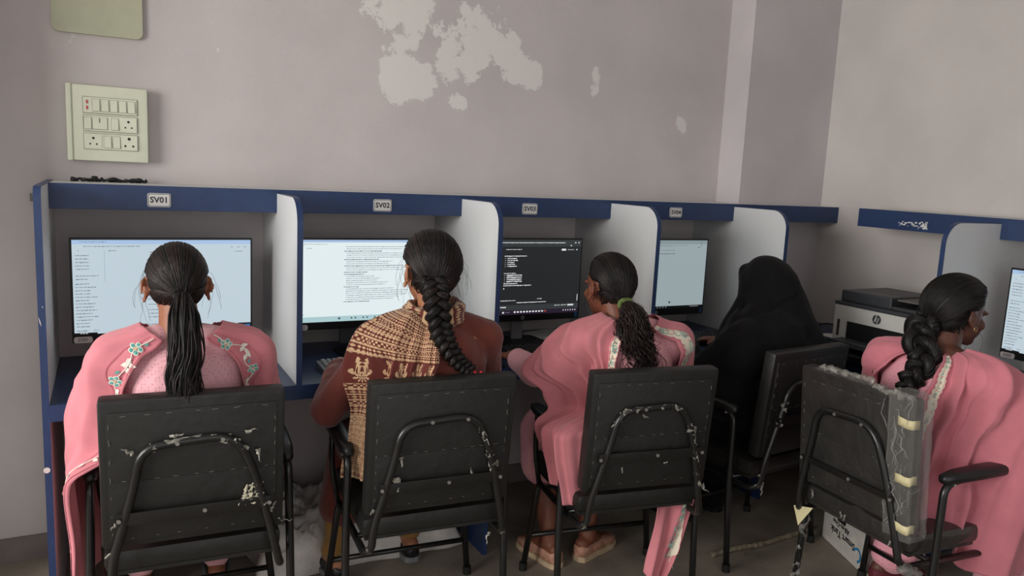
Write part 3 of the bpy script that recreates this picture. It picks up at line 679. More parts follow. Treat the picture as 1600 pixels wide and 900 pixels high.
# ------------------------------------------------------------------ people: tools
def cap(mb, a, b_, ra, rb, n=14, sq=1.0):
    """tapered limb with round ends; sq squashes along the tube's second axis"""
    a = Vector(a); b_ = Vector(b_); d = (b_-a).normalized(); pts = []; rs = []
    for k in range(5): t = k/4; ang = PI/2*t; pts.append(a-d*ra*math.cos(ang)); rs.append(max(ra*math.sin(ang), ra*.05))
    for k in range(1, 6): t = k/6; pts.append(a.lerp(b_, t)); rs.append(ra+(rb-ra)*t)
    for k in range(5): t = k/4; ang = PI/2*t; pts.append(b_+d*rb*math.sin(ang)); rs.append(max(rb*math.cos(ang), rb*.05))
    mb.tube(pts, rs, n, 0, True, sq)
def remeshed(mb, name, mats, parent, voxel=.006, sm=8, fac=.5, disp=None, adapt=0):
    me = bpy.data.meshes.new('tmp'); me.from_pydata([tuple(v) for v in mb.v], [], mb.f)
    bm = bmesh.new(); bm.from_mesh(me); bmesh.ops.recalc_face_normals(bm, faces=bm.faces); bm.to_mesh(me); bm.free()
    ob = bpy.data.objects.new('tmp', me); COL.objects.link(ob)
    r = ob.modifiers.new('r', 'REMESH'); r.mode = 'VOXEL'; r.voxel_size = voxel; r.adaptivity = adapt
    if sm: s = ob.modifiers.new('s', 'SMOOTH'); s.factor = fac; s.iterations = sm
    dg = bpy.context.evaluated_depsgraph_get(); m2 = bpy.data.meshes.new_from_object(ob.evaluated_get(dg))
    bpy.data.objects.remove(ob); m2.name = name
    if disp:
        m2.update(); nr = [v.normal.copy() for v in m2.vertices]
        for v, n_ in zip(m2.vertices, nr): v.co += n_*disp(v.co, n_)
    m2.materials.clear()
    for m in (mats if isinstance(mats, (list, tuple)) else [mats]): m2.materials.append(m)
    for p in m2.polygons: p.use_smooth = True
    o = bpy.data.objects.new(name, m2); COL.objects.link(o); o.parent = parent
    return o
def bvh_of(*obs):
    V = []; Fc = []
    for o in obs:
        k = len(V); V += [v.co.copy() for v in o.data.vertices]; Fc += [[i+k for i in p.vertices] for p in o.data.polygons]
    return BVHTree.FromPolygons(V, Fc)
def skin(name, c, rough=.5):
    m = mat(name, c, rough=rough, var=.05, scale=26, bump=.06, bscale=300)
    b_ = m.node_tree.nodes['Principled BSDF']; b_.inputs['Subsurface Weight'].default_value = .12
    b_.inputs['Subsurface Radius'].default_value = (.02, .008, .004); b_.inputs['Subsurface Scale'].default_value = .3
    return m
SK1 = skin('skin_brown', (150, 96, 70)); SK2 = skin('skin_light_brown', (168, 112, 80)); SK3 = skin('skin_warm_brown', (128, 76, 56)); SK5 = skin('skin_deep_brown', (96, 60, 48))
def hair_mat(name, c, rough=.38):
    m = mat(name, c, rough=rough, var=.25, scale=40, spec=.3)
    return m
H_black = hair_mat('hair_black', (21, 18, 18), .5); H_brown = hair_mat('hair_dark_brown', (34, 24, 22), .5); H_str = hair_mat('hair_brown_sheen', (48, 35, 32), .42)
def fingers(mb, wrist, d, nrm, curl=.5, side=1, s=1.0):
    """palm, four fingers and a thumb; d = pointing direction, nrm = back-of-hand direction"""
    wv = Vector(wrist); d = Vector(d).normalized(); n = Vector(nrm); n = (n-d*n.dot(d)).normalized(); x = d.cross(n)*side
    pc = wv+d*.045*s
    for k in (-1.5, -.5, .5, 1.5): cap(mb, wv+x*k*.011*s, wv+d*.082*s+x*k*.0195*s-n*.002, .014*s, .0115*s, 8, .8)
    for k, L_ in zip((-1.5, -.5, .5, 1.5), (.062, .074, .070, .054)):
        p = wv+d*.084*s+x*k*.0205*s; a = .25*curl; dirs = d
        for seg, f_ in enumerate((.46, .31, .23)):
            a2 = curl*(.35+.45*seg); dr = (d*math.cos(a2)-n*math.sin(a2)).normalized(); q = p+dr*L_*f_*s; cap(mb, p, q, (.0088-.0008*seg)*s, (.0082-.0009*seg)*s, 8); p = q
    p = wv+d*.022*s-x*.022*s; q = p+(d*.7-x*.7-n*.25).normalized()*.036*s; cap(mb, p, q, .0125*s, .0098*s, 8); cap(mb, q, q+(d*.92-x*.25-n*.3).normalized()*.030*s, .0095*s, .0078*s, 8)
def Rm(yaw, pitch=0, roll=0): return Matrix.Rotation(yaw, 4, 'Z') @ Matrix.Rotation(pitch, 4, 'X') @ Matrix.Rotation(roll, 4, 'Y')
def head_prims(mb, H):
    """H: 4x4 head frame, +y face, origin head centre"""
    k = len(mb.v)
    mb.ell((0, -.012, .022), (.0735, .090, .086), 24, 16); mb.ell((0, .022, -.030), (.056, .066, .075), 20, 14)
    mb.ell((0, .056, -.086), (.026, .024, .020), 14, 10); mb.ell((0, .045, -.045), (.046, .045, .045), 16, 12)
    for s in (-1, 1):
        mb.ell((s*.035, .062, -.028), (.022, .018, .020), 12, 8)         # cheek
        mb.ell((s*.030, .074, .014), (.022, .012, .008), 12, 8)          # brow
        # ear: outer rim + lobe + bowl
        R_ = Matrix.Rotation(s*.35, 3, 'Z')
        pts = [Vector((s*.076, -.004+.018*math.cos(a), -.008+.027*math.sin(a)))+Vector((s*(.005-.009*math.cos(a)), -.008, 0)) for a in [PI*(-.35)+PI*1.55*i/12 for i in range(13)]]
        mb.tube(pts, [.0052+.001*math.sin(PI*i/12) for i in range(13)], 8)
        mb.ell((s*.079, -.009, -.010), (.0075, .014, .023), 12, 8, 0, Matrix.Rotation(-s*.45, 3, 'Z')); mb.ell((s*.083, .002, -.040), (.0065, .009, .011), 10, 8)
    cap(mb, (0, .082, .008), (0, .100, -.028), .007, .0105, 10); mb.ell((0, .094, -.030), (.015, .010, .008), 10, 8)
    mb.ell((0, .082, -.055), (.022, .009, .005), 12, 8); mb.ell((0, .080, -.064), (.018, .009, .006), 12, 8)
    for i in range(k, len(mb.v)): mb.v[i] = tuple(H @ Vector(mb.v[i]))
def eyes(H, parent):
    for s in (-1, 1):
        q = MB(); q.ell((0, 0, 0), (.0115, .0115, .0115), 14, 10, 0); q.ell((0, .0085, 0), (.0052, .0038, .0052), 10, 8, 1)
        q.v = [tuple(H @ (Vector(v)+Vector((s*.030, .058, -.004)))) for v in q.v]
        q.build('eye', [mat('eye_white', (210, 205, 198), rough=.2) if 'eye_white' not in bpy.data.materials else bpy.data.materials['eye_white'], M_ink], parent, smooth='all')
def body(root, P, sk, name='body', voxel=.0055):
    mb = MB(); H = P['H']; hc = H.translation
    nb = Vector(P['neck']); ch = Vector(P['chest']); wa = Vector(P['waist']); hp = Vector(P['hip'])
    head_prims(mb, H)
    cap(mb, nb+Vector((0, 0, -.03)), H @ Vector((0, -.025, -.045)), .056, .049)
    W = P.get('w', 1)
    mb.ell(ch, (.150*W, .098, .135), 20, 14); mb.ell(ch+Vector((0, 0, .075)), (.165*W, .070, .055), 20, 12); mb.ell(wa, (.125*W, .092, .12), 20, 14); mb.ell(hp, (.165*W, .120, .105), 20, 14)
    mb.ell(ch.lerp(wa, .5), (.135*W, .093, .13), 20, 14)
    cap(mb, nb+Vector((0, .0, -.015)), P['sh'][0], .052, .05); cap(mb, nb+Vector((0, .0, -.015)), P['sh'][1], .052, .05)
    for i in (0, 1):
        s, e, wr = P['sh'][i], P['el'][i], P['wr'][i]
        cap(mb, s, e, .048, .036); cap(mb, e, wr, .037, .023)
        hd = P['hd'][i]; fingers(mb, wr, Vector(hd)-Vector(wr), P.get('hn', [(0, 0, 1)]*2)[i], P.get('curl', (.5, .5))[i], -1 if i == 0 else 1, .92)
        kn, an, to = P['kn'][i], P['an'][i], P['toe'][i]
        hj = hp+Vector(((-1 if i == 0 else 1)*.085, .02, -.02))
        cap(mb, hj, kn, .078, .055); cap(mb, kn, an, .054, .034)
        a = Vector(an); t = Vector(to); cap(mb, a+(a-t).normalized()*.035+Vector((0, 0, -.035)), t, .030, .024, 12); cap(mb, a, a.lerp(t, .5)+Vector((0, 0, -.01)), .034, .028)
    o = remeshed(mb, name, sk, root, voxel, 6)
    return o
def kurta(root, P, m, sleeve=.75, infl=.012, hem=.55, name='kurta', legs=True, amp=.004, neckcut=0, skirt=True):
    mb = MB(); nb = Vector(P['neck']); ch = Vector(P['chest']); wa = Vector(P['waist']); hp = Vector(P['hip']); W = P.get('w', 1); f = infl
    mb.ell(ch, (.152*W+f, .100+f, .135+f), 24, 16); kl = P.get('kl', 0); mb.ell(ch+Vector((0, 0, .072-kl)), (.167*W+f, .072+f, .055+f*.5), 24, 12); mb.ell(wa, (.132*W+f, .098+f, .14), 24, 16); mb.ell(hp, (.175*W+f, .13+f, .115), 24, 14)
    mb.ell(ch.lerp(wa, .5), (.140*W+f, .098+f, .14), 24, 14)
    for i in (0, 1):
        sg = -1 if i == 0 else 1
        s, e, wr = Vector(P['sh'][i]), Vector(P['el'][i]), Vector(P['wr'][i])
        cap(mb, nb+Vector((sg*(.055+neckcut), -.004, -.022-kl*.5)), s, .048+f*.3, .050+f)
        cap(mb, s, e, .050+f, .044+f)
        if sleeve > .5: cap(mb, e, e.lerp(wr, (sleeve-.5)*2), .045+f, .032+f)
        if skirt:
            hj = hp+Vector((sg*.085, .02, -.02)); kn = Vector(P['kn'][i]); cap(mb, hj, kn, .092+f, .07+f)
            if hem: cap(mb, kn, kn.lerp(Vector(P['an'][i]), hem), .072+f, .075+f)
    sd = P.get('seed', 1)
    def d(c, n_):
        k = noise.noise(Vector((c.x*13+sd, c.y*13, c.z*5)))+.5*noise.noise(Vector((c.x*30, c.y*30+sd, c.z*12)))
        return k*amp
    return remeshed(mb, name, m, root, .006, 8, .5, d)
def trousers(root, P, m, amp=.006, name='trousers'):
    obs = []
    mb = MB(); hp = Vector(P['hip'])
    for i in (0, 1):
        sg = -1 if i == 0 else 1; kn, an = Vector(P['kn'][i]), Vector(P['an'][i]); hj = hp+Vector((sg*.085, .02, -.02))
        cap(mb, hj, kn, .088, .066); cap(mb, kn, an+Vector((0, 0, .03)), .068, .048)
    mb.ell(hp, (.17, .124, .105), 20, 14)
    return remeshed(mb, name, m, root, .007, 6, .5, lambda c, n_: amp*noise.noise(Vector((c.x*12, c.y*12, c.z*16))))
def shoe(root, an, toe, m, ms, name='shoe', h=.05, stripe=False):
    a = Vector(an); t = Vector(toe); d = Vector((t.x-a.x, t.y-a.y, 0)).normalized(); s = Vector((d.y, -d.x, 0)); heel = Vector((a.x, a.y, 0))-d*.062; L_ = .25
    q = MB()
    def ring(u, hw, z0, z1, n=16): return [heel+d*u+s*hw*math.copysign(abs(math.cos(x))**.8, math.cos(x))+Vector((0, 0, (z0+z1)/2+(z1-z0)/2*math.copysign(abs(math.sin(x))**.7, math.sin(x)))) for x in [2*PI*k/n for k in range(n)]]
    prof = [(-.004, .012, .02, .05), (.006, .026, .014, .068), (.04, .032, .012, .072), (.09, .034, .012, .066), (.14, .041, .012, .062), (.19, .044, .012, .052), (.225, .036, .014, .042), (.243, .018, .018, .034)]
    R_ = [ring(*p) for p in prof]; q.grid([r_+[r_[0]] for r_ in R_]); q.add(R_[0], [tuple(range(16))]); q.add(R_[-1], [tuple(range(16))])
    o = q.build(name, m, root, smooth='all')
    q = MB(); pts = [(u, hw+.004) for u, hw, _, _ in prof]; poly = [heel+d*u+s*hw for u, hw in pts]+[heel+d*u-s*hw for u, hw in pts[::-1]]; n = len(poly)
    vs = [p+Vector((0, 0, .001)) for p in poly]+[p+Vector((0, 0, .022)) for p in poly]; q.add(vs, [tuple(range(n)), tuple(range(n, 2*n))]+[(i, (i+1) % n, n+(i+1) % n, n+i) for i in range(n)]); q.build('sole', ms, o)
    return o

# --- hair
def hair_dir(u): return Vector(u).normalized()
def hair_cap(root, H, tie, m, ms, rx=.080, ry=.097, rz=.094, c0=(0, -.014, .024), nstr=420, seed=1, line=None, puff=0, strays=14, part=None, low=-.55, name='hair'):
    """close-combed hair: shell + strands that run from the hairline back to the tie point"""
    rr = random.Random(seed); c0 = Vector(c0); tie = Vector(tie)
    def surf(dv, k=1.0):
        r = 1/math.sqrt((dv.x/rx)**2+(dv.y/ry)**2+(dv.z/rz)**2); return c0+dv*r*k
    td = (tie-c0).normalized()
    # shell (everything behind the hairline)
    mb = MB(); nu, nv = 48, 30; G = []
    def hairline(a):   # lowest/front-most polar limit around the tie direction
        return 1.0
    for i in range(nu+1):
        row = []
        for j in range(nv+1):
            a = 2*PI*i/nu; th = PI*j/nv
            dv = Vector((math.sin(th)*math.cos(a), math.sin(th)*math.sin(a), math.cos(th)))
            p = surf(dv, 1+puff*max(0, -dv.y*.5+dv.z*.3))
            # pull front/face and nape inside the skull
            face = max(0, dv.y-.30)*2.2*max(0, .62-dv.z) + max(0, low-dv.z)*2.0*(1 if dv.y > -.2 else .4)
            if dv.z < .15 and dv.y > -.05: face += (dv.y+.05)*1.2*(.15-dv.z+.2)
            if abs(dv.x) > .72 and dv.z < .02 and dv.y > -.35: face += .16*min(1, (abs(dv.x)-.72)*6)*min(1, (.02-dv.z)*8)
            p = c0+(p-c0)*(1-min(.55, face)); row.append(p)
        G.append(row)
    mb.grid(G)
    k0 = len(mb.v)
    for i in range(nstr):
        # hairline start: ring in front/top/sides
        a = rr.uniform(-PI, PI); 
        lat = math.sin(a); up = math.cos(a)
        if up > -.25: s = Vector((lat*.98, .48+.22*max(0, up)-.35*abs(lat), .15+.62*max(0, up)+rr.uniform(-.1, .12)))
        else: s = Vector((lat*.95, rr.uniform(-.5, .0), -.45+.35*(up+.25)+rr.uniform(-.12, .1)))
        if part is not None and up > .2: s.x = s.x if abs(s.x-part) > .02 else s.x+.05
        s.normalize()
        if abs(s.x) > .7 and s.z < .12: s.z = .12+.2*rr.random(); s.normalize()
        off = rr.uniform(.0, .25); n = 15; pts = []; rs = []; hgt = rr.uniform(1.002, 1.022)
        jx = Vector((rr.uniform(-.02, .02), rr.uniform(-.01, .01), rr.uniform(-.018, .018)))
        for k in range(n+1):
            t = off+(1-off)*k/n; md = Vector((s.x*1.25, -.30+.25*s.y, .25+1.05*max(-.3, s.z))); dv = s*(1-t)**2+md*2*t*(1-t)+td*t*t
            if part is not None: dv += Vector((math.copysign(.25, s.x), 0, .1))*math.sin(PI*t)*.6
            dv.normalize(); p = surf(dv, hgt*(1+puff*max(0, -dv.y*.5+dv.z*.3)))
            tt = max(0, (t-.75)/.25); p = p.lerp(tie+jx, tt**2*.9); pts.append(p); rs.append(.0017*(.5+.5*math.sin(PI*min(1, k/n+.15))))
        mb.tube(pts, rs, 5, 1 if i % 3 == 0 else 0, False)
    mb.v = [tuple(H @ Vector(v)) for v in mb.v]
    o = mb.build(name, [m, ms], root, smooth='all')
    if strays:
        q = MB()
        for i in range(strays):
            s = Vector((rr.choice((-1, 1))*rr.uniform(.75, 1), rr.uniform(-.4, .3), rr.uniform(-.6, .3))).normalized(); p = surf(s); pts = [p]; v = (s*.6+Vector((0, -.3, -.5))).normalized()
            for k in range(9): v = (v+Vector((rr.uniform(-.3, .3), rr.uniform(-.3, .3), -.22+rr.uniform(-.2, .2)))-s*.10).normalized(); p = p+v*.011*rr.uniform(.6, 1.3); pts.append(p)
            q.tube(catmull(pts, 3), .00035, 4, 0, False)
        q.v = [tuple(H @ Vector(v)) for v in q.v]; tag(q.build('stray_strands', m, o, smooth='all'), kind='stuff')
    return o
def tail(root, path, rad, m, ms, n=90, seed=1, wave=.004, wf=9, name='ponytail', twist=.6, frizz=.25):
    rr = random.Random(seed); p = catmull(path, 10); K = len(p)
    def R_(t):
        x = t*(len(rad)-1); i = min(int(x), len(rad)-2); return rad[i]+(rad[i+1]-rad[i])*(x-i)
    fr = []; nv = None
    for i in range(K):
        t = (p[min(i+1, K-1)]-p[max(i-1, 0)]).normalized(); nv = (t.orthogonal() if nv is None else nv-t*nv.dot(t)).normalized(); fr.append((nv.copy(), t.cross(nv)))
    mb = MB(); mb.tube(p, [max(.002, R_(i/(K-1))*.80) for i in range(K)], 12, 0)
    for s in range(n):
        a = rr.uniform(0, 2*PI); q = math.sqrt(rr.uniform(.45, 1.05)); ph = rr.uniform(0, 6.28); end = int(K*rr.uniform(.82, 1)); pts = []; rs = []; w2 = rr.uniform(.6, 1.4); tw = twist*rr.uniform(.5, 1.3)
        fz = rr.random() < .12
        for i in range(0, end):
            t = i/(K-1); r = R_(t)*q*(1+(frizz*t if fz else 0)); aa = a+tw*t*3; wv = wave*math.sin(wf*t*w2*2+ph)*min(1, t*3)
            pts.append(p[i]+fr[i][0]*(math.cos(aa)*r+wv)+fr[i][1]*(math.sin(aa)*r+wave*math.cos(wf*t*w2*2+ph)*min(1, t*3))); rs.append(.0026*(1-.6*t) if not fz else .0008)
        if len(pts) > 2: mb.tube(pts, rs, 5, 1 if s % 4 == 0 else 0, False)
    return mb.build(name, [m, ms], root, smooth='all')
def braid(root, path, rad, m, ms, turns=6, name='braid', seed=1):
    p = catmull(path, 16); K = len(p); rr = random.Random(seed); mb = MB(); nv = None; fr = []
    for i in range(K):
        t = (p[min(i+1, K-1)]-p[max(i-1, 0)]).normalized(); ref = Vector((1, 0, 0)) if nv is None else nv; nv = (ref-t*ref.dot(t)).normalized(); fr.append((nv.copy(), t.cross(nv)))
    for k in range(3):
        for sub in range(20):
            oa = rr.uniform(0, 6.28); orr = 0 if sub == 0 else rr.uniform(.42, .66); pts = []; rs = []
            for i in range(K):
                t = i/(K-1); R_ = rad[0]+(rad[1]-rad[0])*t; ph = turns*2*PI*t+2*PI*k/3
                c = p[i]+fr[i][0]*R_*.95*math.sin(ph)+fr[i][1]*R_*.5*math.sin(2*ph)
                c += (fr[i][0]*math.cos(oa+t*14)+fr[i][1]*math.sin(oa+t*14))*R_*orr; pts.append(c); rs.append(R_*(.56 if sub == 0 else .085))
            mb.tube(pts, rs, 9 if sub == 0 else 5, 1 if sub % 4 == 1 else 0)
    return mb.build(name, [m, ms], root, smooth='all')

# --- draped cloth
class Drape:
    """envelope of the clothed body, seen from a vertical axis; cloth hangs from its widest points"""
    def __init__(s, bvh, c, z_hem, off=.010, na=120, ne=30, nz=44, hang=.012, zl=None, rmax=.5, smooth=2):
        s.c = Vector(c); s.na, s.nt = na, ne+nz; s.ne = ne; s.dirs = []
        R_ = np.zeros((na, s.nt)); s.Z = []
        for j in range(s.nt):
            for i in range(na):
                a = 2*PI*i/na
                if j < ne:
                    e = math.radians(86)*(1-j/ne); d = Vector((math.cos(a)*math.cos(e), math.sin(a)*math.cos(e), math.sin(e))); o = s.c
                else:
                    z = s.c.z-(s.c.z-z_hem)*(j-ne+1)/nz; o = Vector((s.c.x, s.c.y, z)); d = Vector((math.cos(a), math.sin(a), 0))
                h = bvh.ray_cast(o+d*rmax, -d, rmax); R_[i, j] = (rmax-h[3]) if h[0] is not None else .02
        for j in range(ne, s.nt): R_[:, j] = np.maximum(R_[:, j], R_[:, j-1]-hang*(z_step(s.c.z, z_hem, nz)/.012))
        M_ = R_.copy()
        for sh in range(-2, 3): M_ = np.maximum(M_, np.roll(R_, sh, 0)-.002*abs(sh))
        for _ in range(smooth):
            M_ = (np.roll(M_, 1, 0)+M_*2+np.roll(M_, -1, 0))/4
            M_[:, 1:-1] = (M_[:, :-2]+2*M_[:, 1:-1]+M_[:, 2:])/4
        s.R = np.maximum(M_, R_*.0+M_)+off; s.zh = z_hem; s.nz = nz
    def p(s, az, t, off=0.0):
        """az degrees (0 right, 90 front, 180 left, 270 back), t 0 at the neck .. 1 at the hem"""
        x = (az % 360)/360*s.na; i = int(x) % s.na; fx = x-int(x); y = min(max(t, 0), 1)*(s.nt-1); j = min(int(y), s.nt-2); fy = y-j
        i2 = (i+1) % s.na; r = (s.R[i, j]*(1-fx)+s.R[i2, j]*fx)*(1-fy)+(s.R[i, j+1]*(1-fx)+s.R[i2, j+1]*fx)*fy+off
        a = math.radians(az)
        if y < s.ne:
            e = math.radians(86)*(1-y/s.ne); return s.c+Vector((math.cos(a)*math.cos(e), math.sin(a)*math.cos(e), math.sin(e)))*r
        z = s.c.z-(s.c.z-s.zh)*(y-s.ne+1)/s.nz
        return Vector((s.c.x+math.cos(a)*r, s.c.y+math.sin(a)*r, z))
    def t_of_z(s, z): return (s.ne-1+(s.c.z-z)/(s.c.z-s.zh)*s.nz)/(s.nt-1)
def z_step(a, b_, n): return (a-b_)/n
def interp(tab, t):
    if t <= tab[0][0]: return tab[0][1]
    for (a, x), (b_, y) in zip(tab, tab[1:]):
        if t <= b_: f = (t-a)/(b_-a); f = f*f*(3-2*f); return x+(y-x)*f
    return tab[-1][1]
def panel(dr, name, m, parent, inner, outer, t0=.0, t1=1.0, nu=70, nv=110, folds=((9, .006, 0.),), thick=.0018, fold_t=.25, seed=1, off=0.0, tend=None, mats=None):
    """cloth panel between two azimuth curves"""
    G = []
    for i in range(nu+1):
        u = i/nu; row = []; te = t1 if tend is None else interp(tend, u)
        for j in range(nv+1):
            v = j/nv; t = t0+(te-t0)*v; az = interp(inner, t)*(1-u)+interp(outer, t)*u
            g = min(1, max(0, (v-.05)/fold_t)); f = 0
            for k, amp, ph in folds: f += amp*math.sin(k*2*PI*u+ph+1.6*noise.noise(Vector((u*2+seed, v*2.2, 0))))
            f += .004*noise.noise(Vector((u*7+seed, v*6, seed)))
            row.append(dr.p(az, t, off+(f+abs(f)*.3)*(.25+.75*g)+.003))
        G.append(row)
    q = MB(); q.grid(G); o = q.build(name, m, parent, smooth='all', fix=True)
    sm = o.modifiers.new('thickness', 'SOLIDIFY'); sm.thickness = thick; sm.offset = -1
    o['_'] = 0; del o['_']
    return o, G
def strip_on(G, u0, u1, v0, v1, lift=.0025, n=90, m=6, scallop=.0, sfreq=30, side=1):
    """narrow band lying on a panel grid, between columns u0..u1 (fractions)"""
    nu, nv = len(G)-1, len(G[0])-1
    def S(u, v):
        x = min(max(u, 0), .9999)*nu; y = min(max(v, 0), .9999)*nv; i, j = int(x), int(y); fx, fy = x-i, y-j
        return (G[i][j]*(1-fx)+G[i+1][j]*fx)*(1-fy)+(G[i][j+1]*(1-fx)+G[i+1][j+1]*fx)*fy
    def Nn(u, v):
        a = S(u+.02, v)-S(u-.02 if u > .02 else u, v); b_ = S(u, v+.01)-S(u, v-.01 if v > .01 else v); k = a.cross(b_)
        k = k.normalized() if k.length > 1e-9 else Vector((0, -1, 0))
        return k if k.dot(S(u, v)-Vector((0, -.05, .70))) > 0 else -k
    return S, Nn
# ------------------------------------------------------------------ cloth materials
class NE:
    """small expression helper over math nodes"""
    def __init__(s, nt): s.nt = nt
    def __call__(s, op, *a):
        q = s.nt.nodes.new('ShaderNodeMath'); q.operation = op
        for k, t in enumerate(a):
            if isinstance(t, (int, float)): q.inputs[k].default_value = t
            else: s.nt.links.new(t, q.inputs[k])
        return q.outputs[0]
def cloth(name, c, rough=.8, var=.05, weave=900, bump=.15, trans=.0, alpha=1, sheen=.25):
    m = mat(name, c, rough=rough, var=var, scale=10, bump=bump, bscale=weave, spec=.2, sheen=sheen, alpha=alpha)
    if trans:
        nt = m.node_tree; b_ = nt.nodes['Principled BSDF']; out = [n for n in nt.nodes if n.type == 'OUTPUT_MATERIAL'][0]
        tl_ = nt.nodes.new('ShaderNodeBsdfTranslucent'); mx = nt.nodes.new('ShaderNodeMixShader'); mx.inputs[0].default_value = trans
        nt.links.new(b_.inputs['Base Color'].links[0].from_socket, tl_.inputs['Color'])
        nt.links.new(b_.outputs[0], mx.inputs[1]); nt.links.new(tl_.outputs[0], mx.inputs[2]); nt.links.new(mx.outputs[0], out.inputs['Surface'])
    return m
def mixcol(m, fac, c2):
    nt = m.node_tree; b_ = nt.nodes['Principled BSDF']; src = b_.inputs['Base Color'].links[0].from_socket
    mx = nt.nodes.new('ShaderNodeMix'); mx.data_type = 'RGBA'; nt.links.new(fac, mx.inputs['Factor']); nt.links.new(src, mx.inputs['A']); mx.inputs['B'].default_value = (*lin(c2), 1)
    nt.links.new(mx.outputs['Result'], b_.inputs['Base Color'])
def dots(m, scale, thr, c2):
    nt = m.node_tree; N = nt.nodes; E_ = NE(nt); tc = N.new('ShaderNodeTexCoord'); v = N.new('ShaderNodeTexVoronoi'); v.inputs['Scale'].default_value = scale; v.inputs['Randomness'].default_value = .25
    nt.links.new(tc.outputs['Object'], v.inputs['Vector']); mixcol(m, E_('MULTIPLY', E_('LESS_THAN', v.outputs['Distance'], thr), .75), c2)
    return m
C_pink = cloth('pink_dupatta_cotton', (224, 138, 148), trans=.12)
C_pink3 = cloth('dusty_pink_dupatta', (218, 136, 144), trans=.12)
C_pink5 = cloth('rose_pink_dupatta', (216, 130, 142), trans=.12)
C_kurta1 = dots(cloth('pale_pink_printed_cotton', (232, 176, 184)), 120, .28, (206, 134, 146))
C_kurta3 = dots(cloth('pink_quilted_cotton', (230, 164, 172)), 85, .25, (206, 134, 146))
C_kurta5 = dots(cloth('pink_diamond_cotton', (232, 162, 174)), 62, .22, (208, 136, 150))
C_rust = cloth('rust_brown_cotton', (112, 56, 48), var=.08); C_must = cloth('mustard_trouser_cotton', (150, 112, 56))
C_burqa = cloth('black_veil_cloth', (9, 8, 9), rough=.85, var=.1, sheen=.04)
C_burqa2 = cloth('black_gown_cloth', (9, 8, 9), rough=.85, var=.1, sheen=.04)
C_lace = cloth('cream_lace_trim', (226, 216, 196), var=.05)
C_thread = cloth('white_embroidery_thread', (232, 226, 214)); C_teal = cloth('teal_embroidery_thread', (96, 168, 160)); C_gold = cloth('gold_embroidery_thread', (206, 176, 120)); C_rose = cloth('deep_rose_thread', (186, 90, 110))
C_piping = cloth('rose_piping', (206, 118, 132))
M_gold = mat('gold_metal', (220, 180, 110), rough=.25, metal=1)

def flower(q, S, Nn, u, v, r, k=5, petal=1, core=2, seed=0, rot=0.0):
    c = S(u, v); n_ = Nn(u, v); tv = (S(u, v+.01)-S(u, v-.01)).normalized(); tu = tv.cross(n_).normalized()
    def P(x, y, l=.0): return c+tu*x+tv*y+n_*(.0032+l)
    for i in range(k):
        a = rot+2*PI*i/k; cx, cy = math.cos(a)*r*.62, math.sin(a)*r*.62
        for rr_, mi, l in ((r*.46, 0, 0), (r*.32, petal, .0006)):
            ring = [P(cx+math.cos(b_)*rr_, cy+math.sin(b_)*rr_*.8, l) for b_ in [2*PI*j/9 for j in range(9)]]; q.add(ring+[P(cx, cy, l+.001)], [(j, (j+1) % 9, 9) for j in range(9)], mi)
    ring = [P(math.cos(b_)*r*.22, math.sin(b_)*r*.22, .0015) for b_ in [2*PI*j/8 for j in range(8)]]; q.add(ring, [tuple(range(8))], core)
def leaf(q, S, Nn, u, v, L_, a, mi=0, w_=.3):
    c = S(u, v); n_ = Nn(u, v); tv = (S(u, v+.01)-S(u, v-.01)).normalized(); tu = tv.cross(n_).normalized()
    d = (math.cos(a), math.sin(a)); s = (-d[1], d[0]); pts = []
    for t, w in ((0, .05), (.3, w_), (.6, w_*.8), (1, .02), (.6, -w_*.8), (.3, -w_)): pts.append(c+tu*(d[0]*t+s[0]*w)*L_+tv*(d[1]*t+s[1]*w)*L_+n_*.0034)
    q.add(pts, [tuple(range(6))], mi)
def band(q, S, Nn, ua, ub, va, vb, n=80, m=4, mi=0, lift=.0022, sc=0, sf=40, both=True):
    G = []
    for j in range(n+1):
        v = va+(vb-va)*j/n; a = interp(ua, v) if isinstance(ua, list) else ua; b_ = interp(ub, v) if isinstance(ub, list) else ub
        s_ = sc*abs(math.sin(v*sf)); b2 = b_+s_; a2 = a-(s_ if both else 0)
        G.append([S(a2+(b2-a2)*i/m, v)+Nn(a2+(b2-a2)*i/m, v)*lift for i in range(m+1)])
    q.grid(G, mi)

def arm_proxy(root, chair):
    mb = MB()
    for s in (-1,): cap(mb, (s*.254, -.15, .645), (s*.254, .14, .645), .036, .036); cap(mb, (s*.17, -.10, .60), (s*.254, .12, .64), .03, .03)
    o = mb.build('tmp', M_black); M_ = Matrix.Translation(chair[0]) @ Matrix.Rotation(chair[1], 4, 'Z'); Ri = (Matrix.Translation(root.location) @ Matrix.Rotation(root.rotation_euler.z, 4, 'Z')).inverted()
    for v in o.data.vertices: v.co = Ri @ (M_ @ v.co)
    return o
def person(loc, rz, label): return empty('person', (*loc, 0), rz, label, 'person')

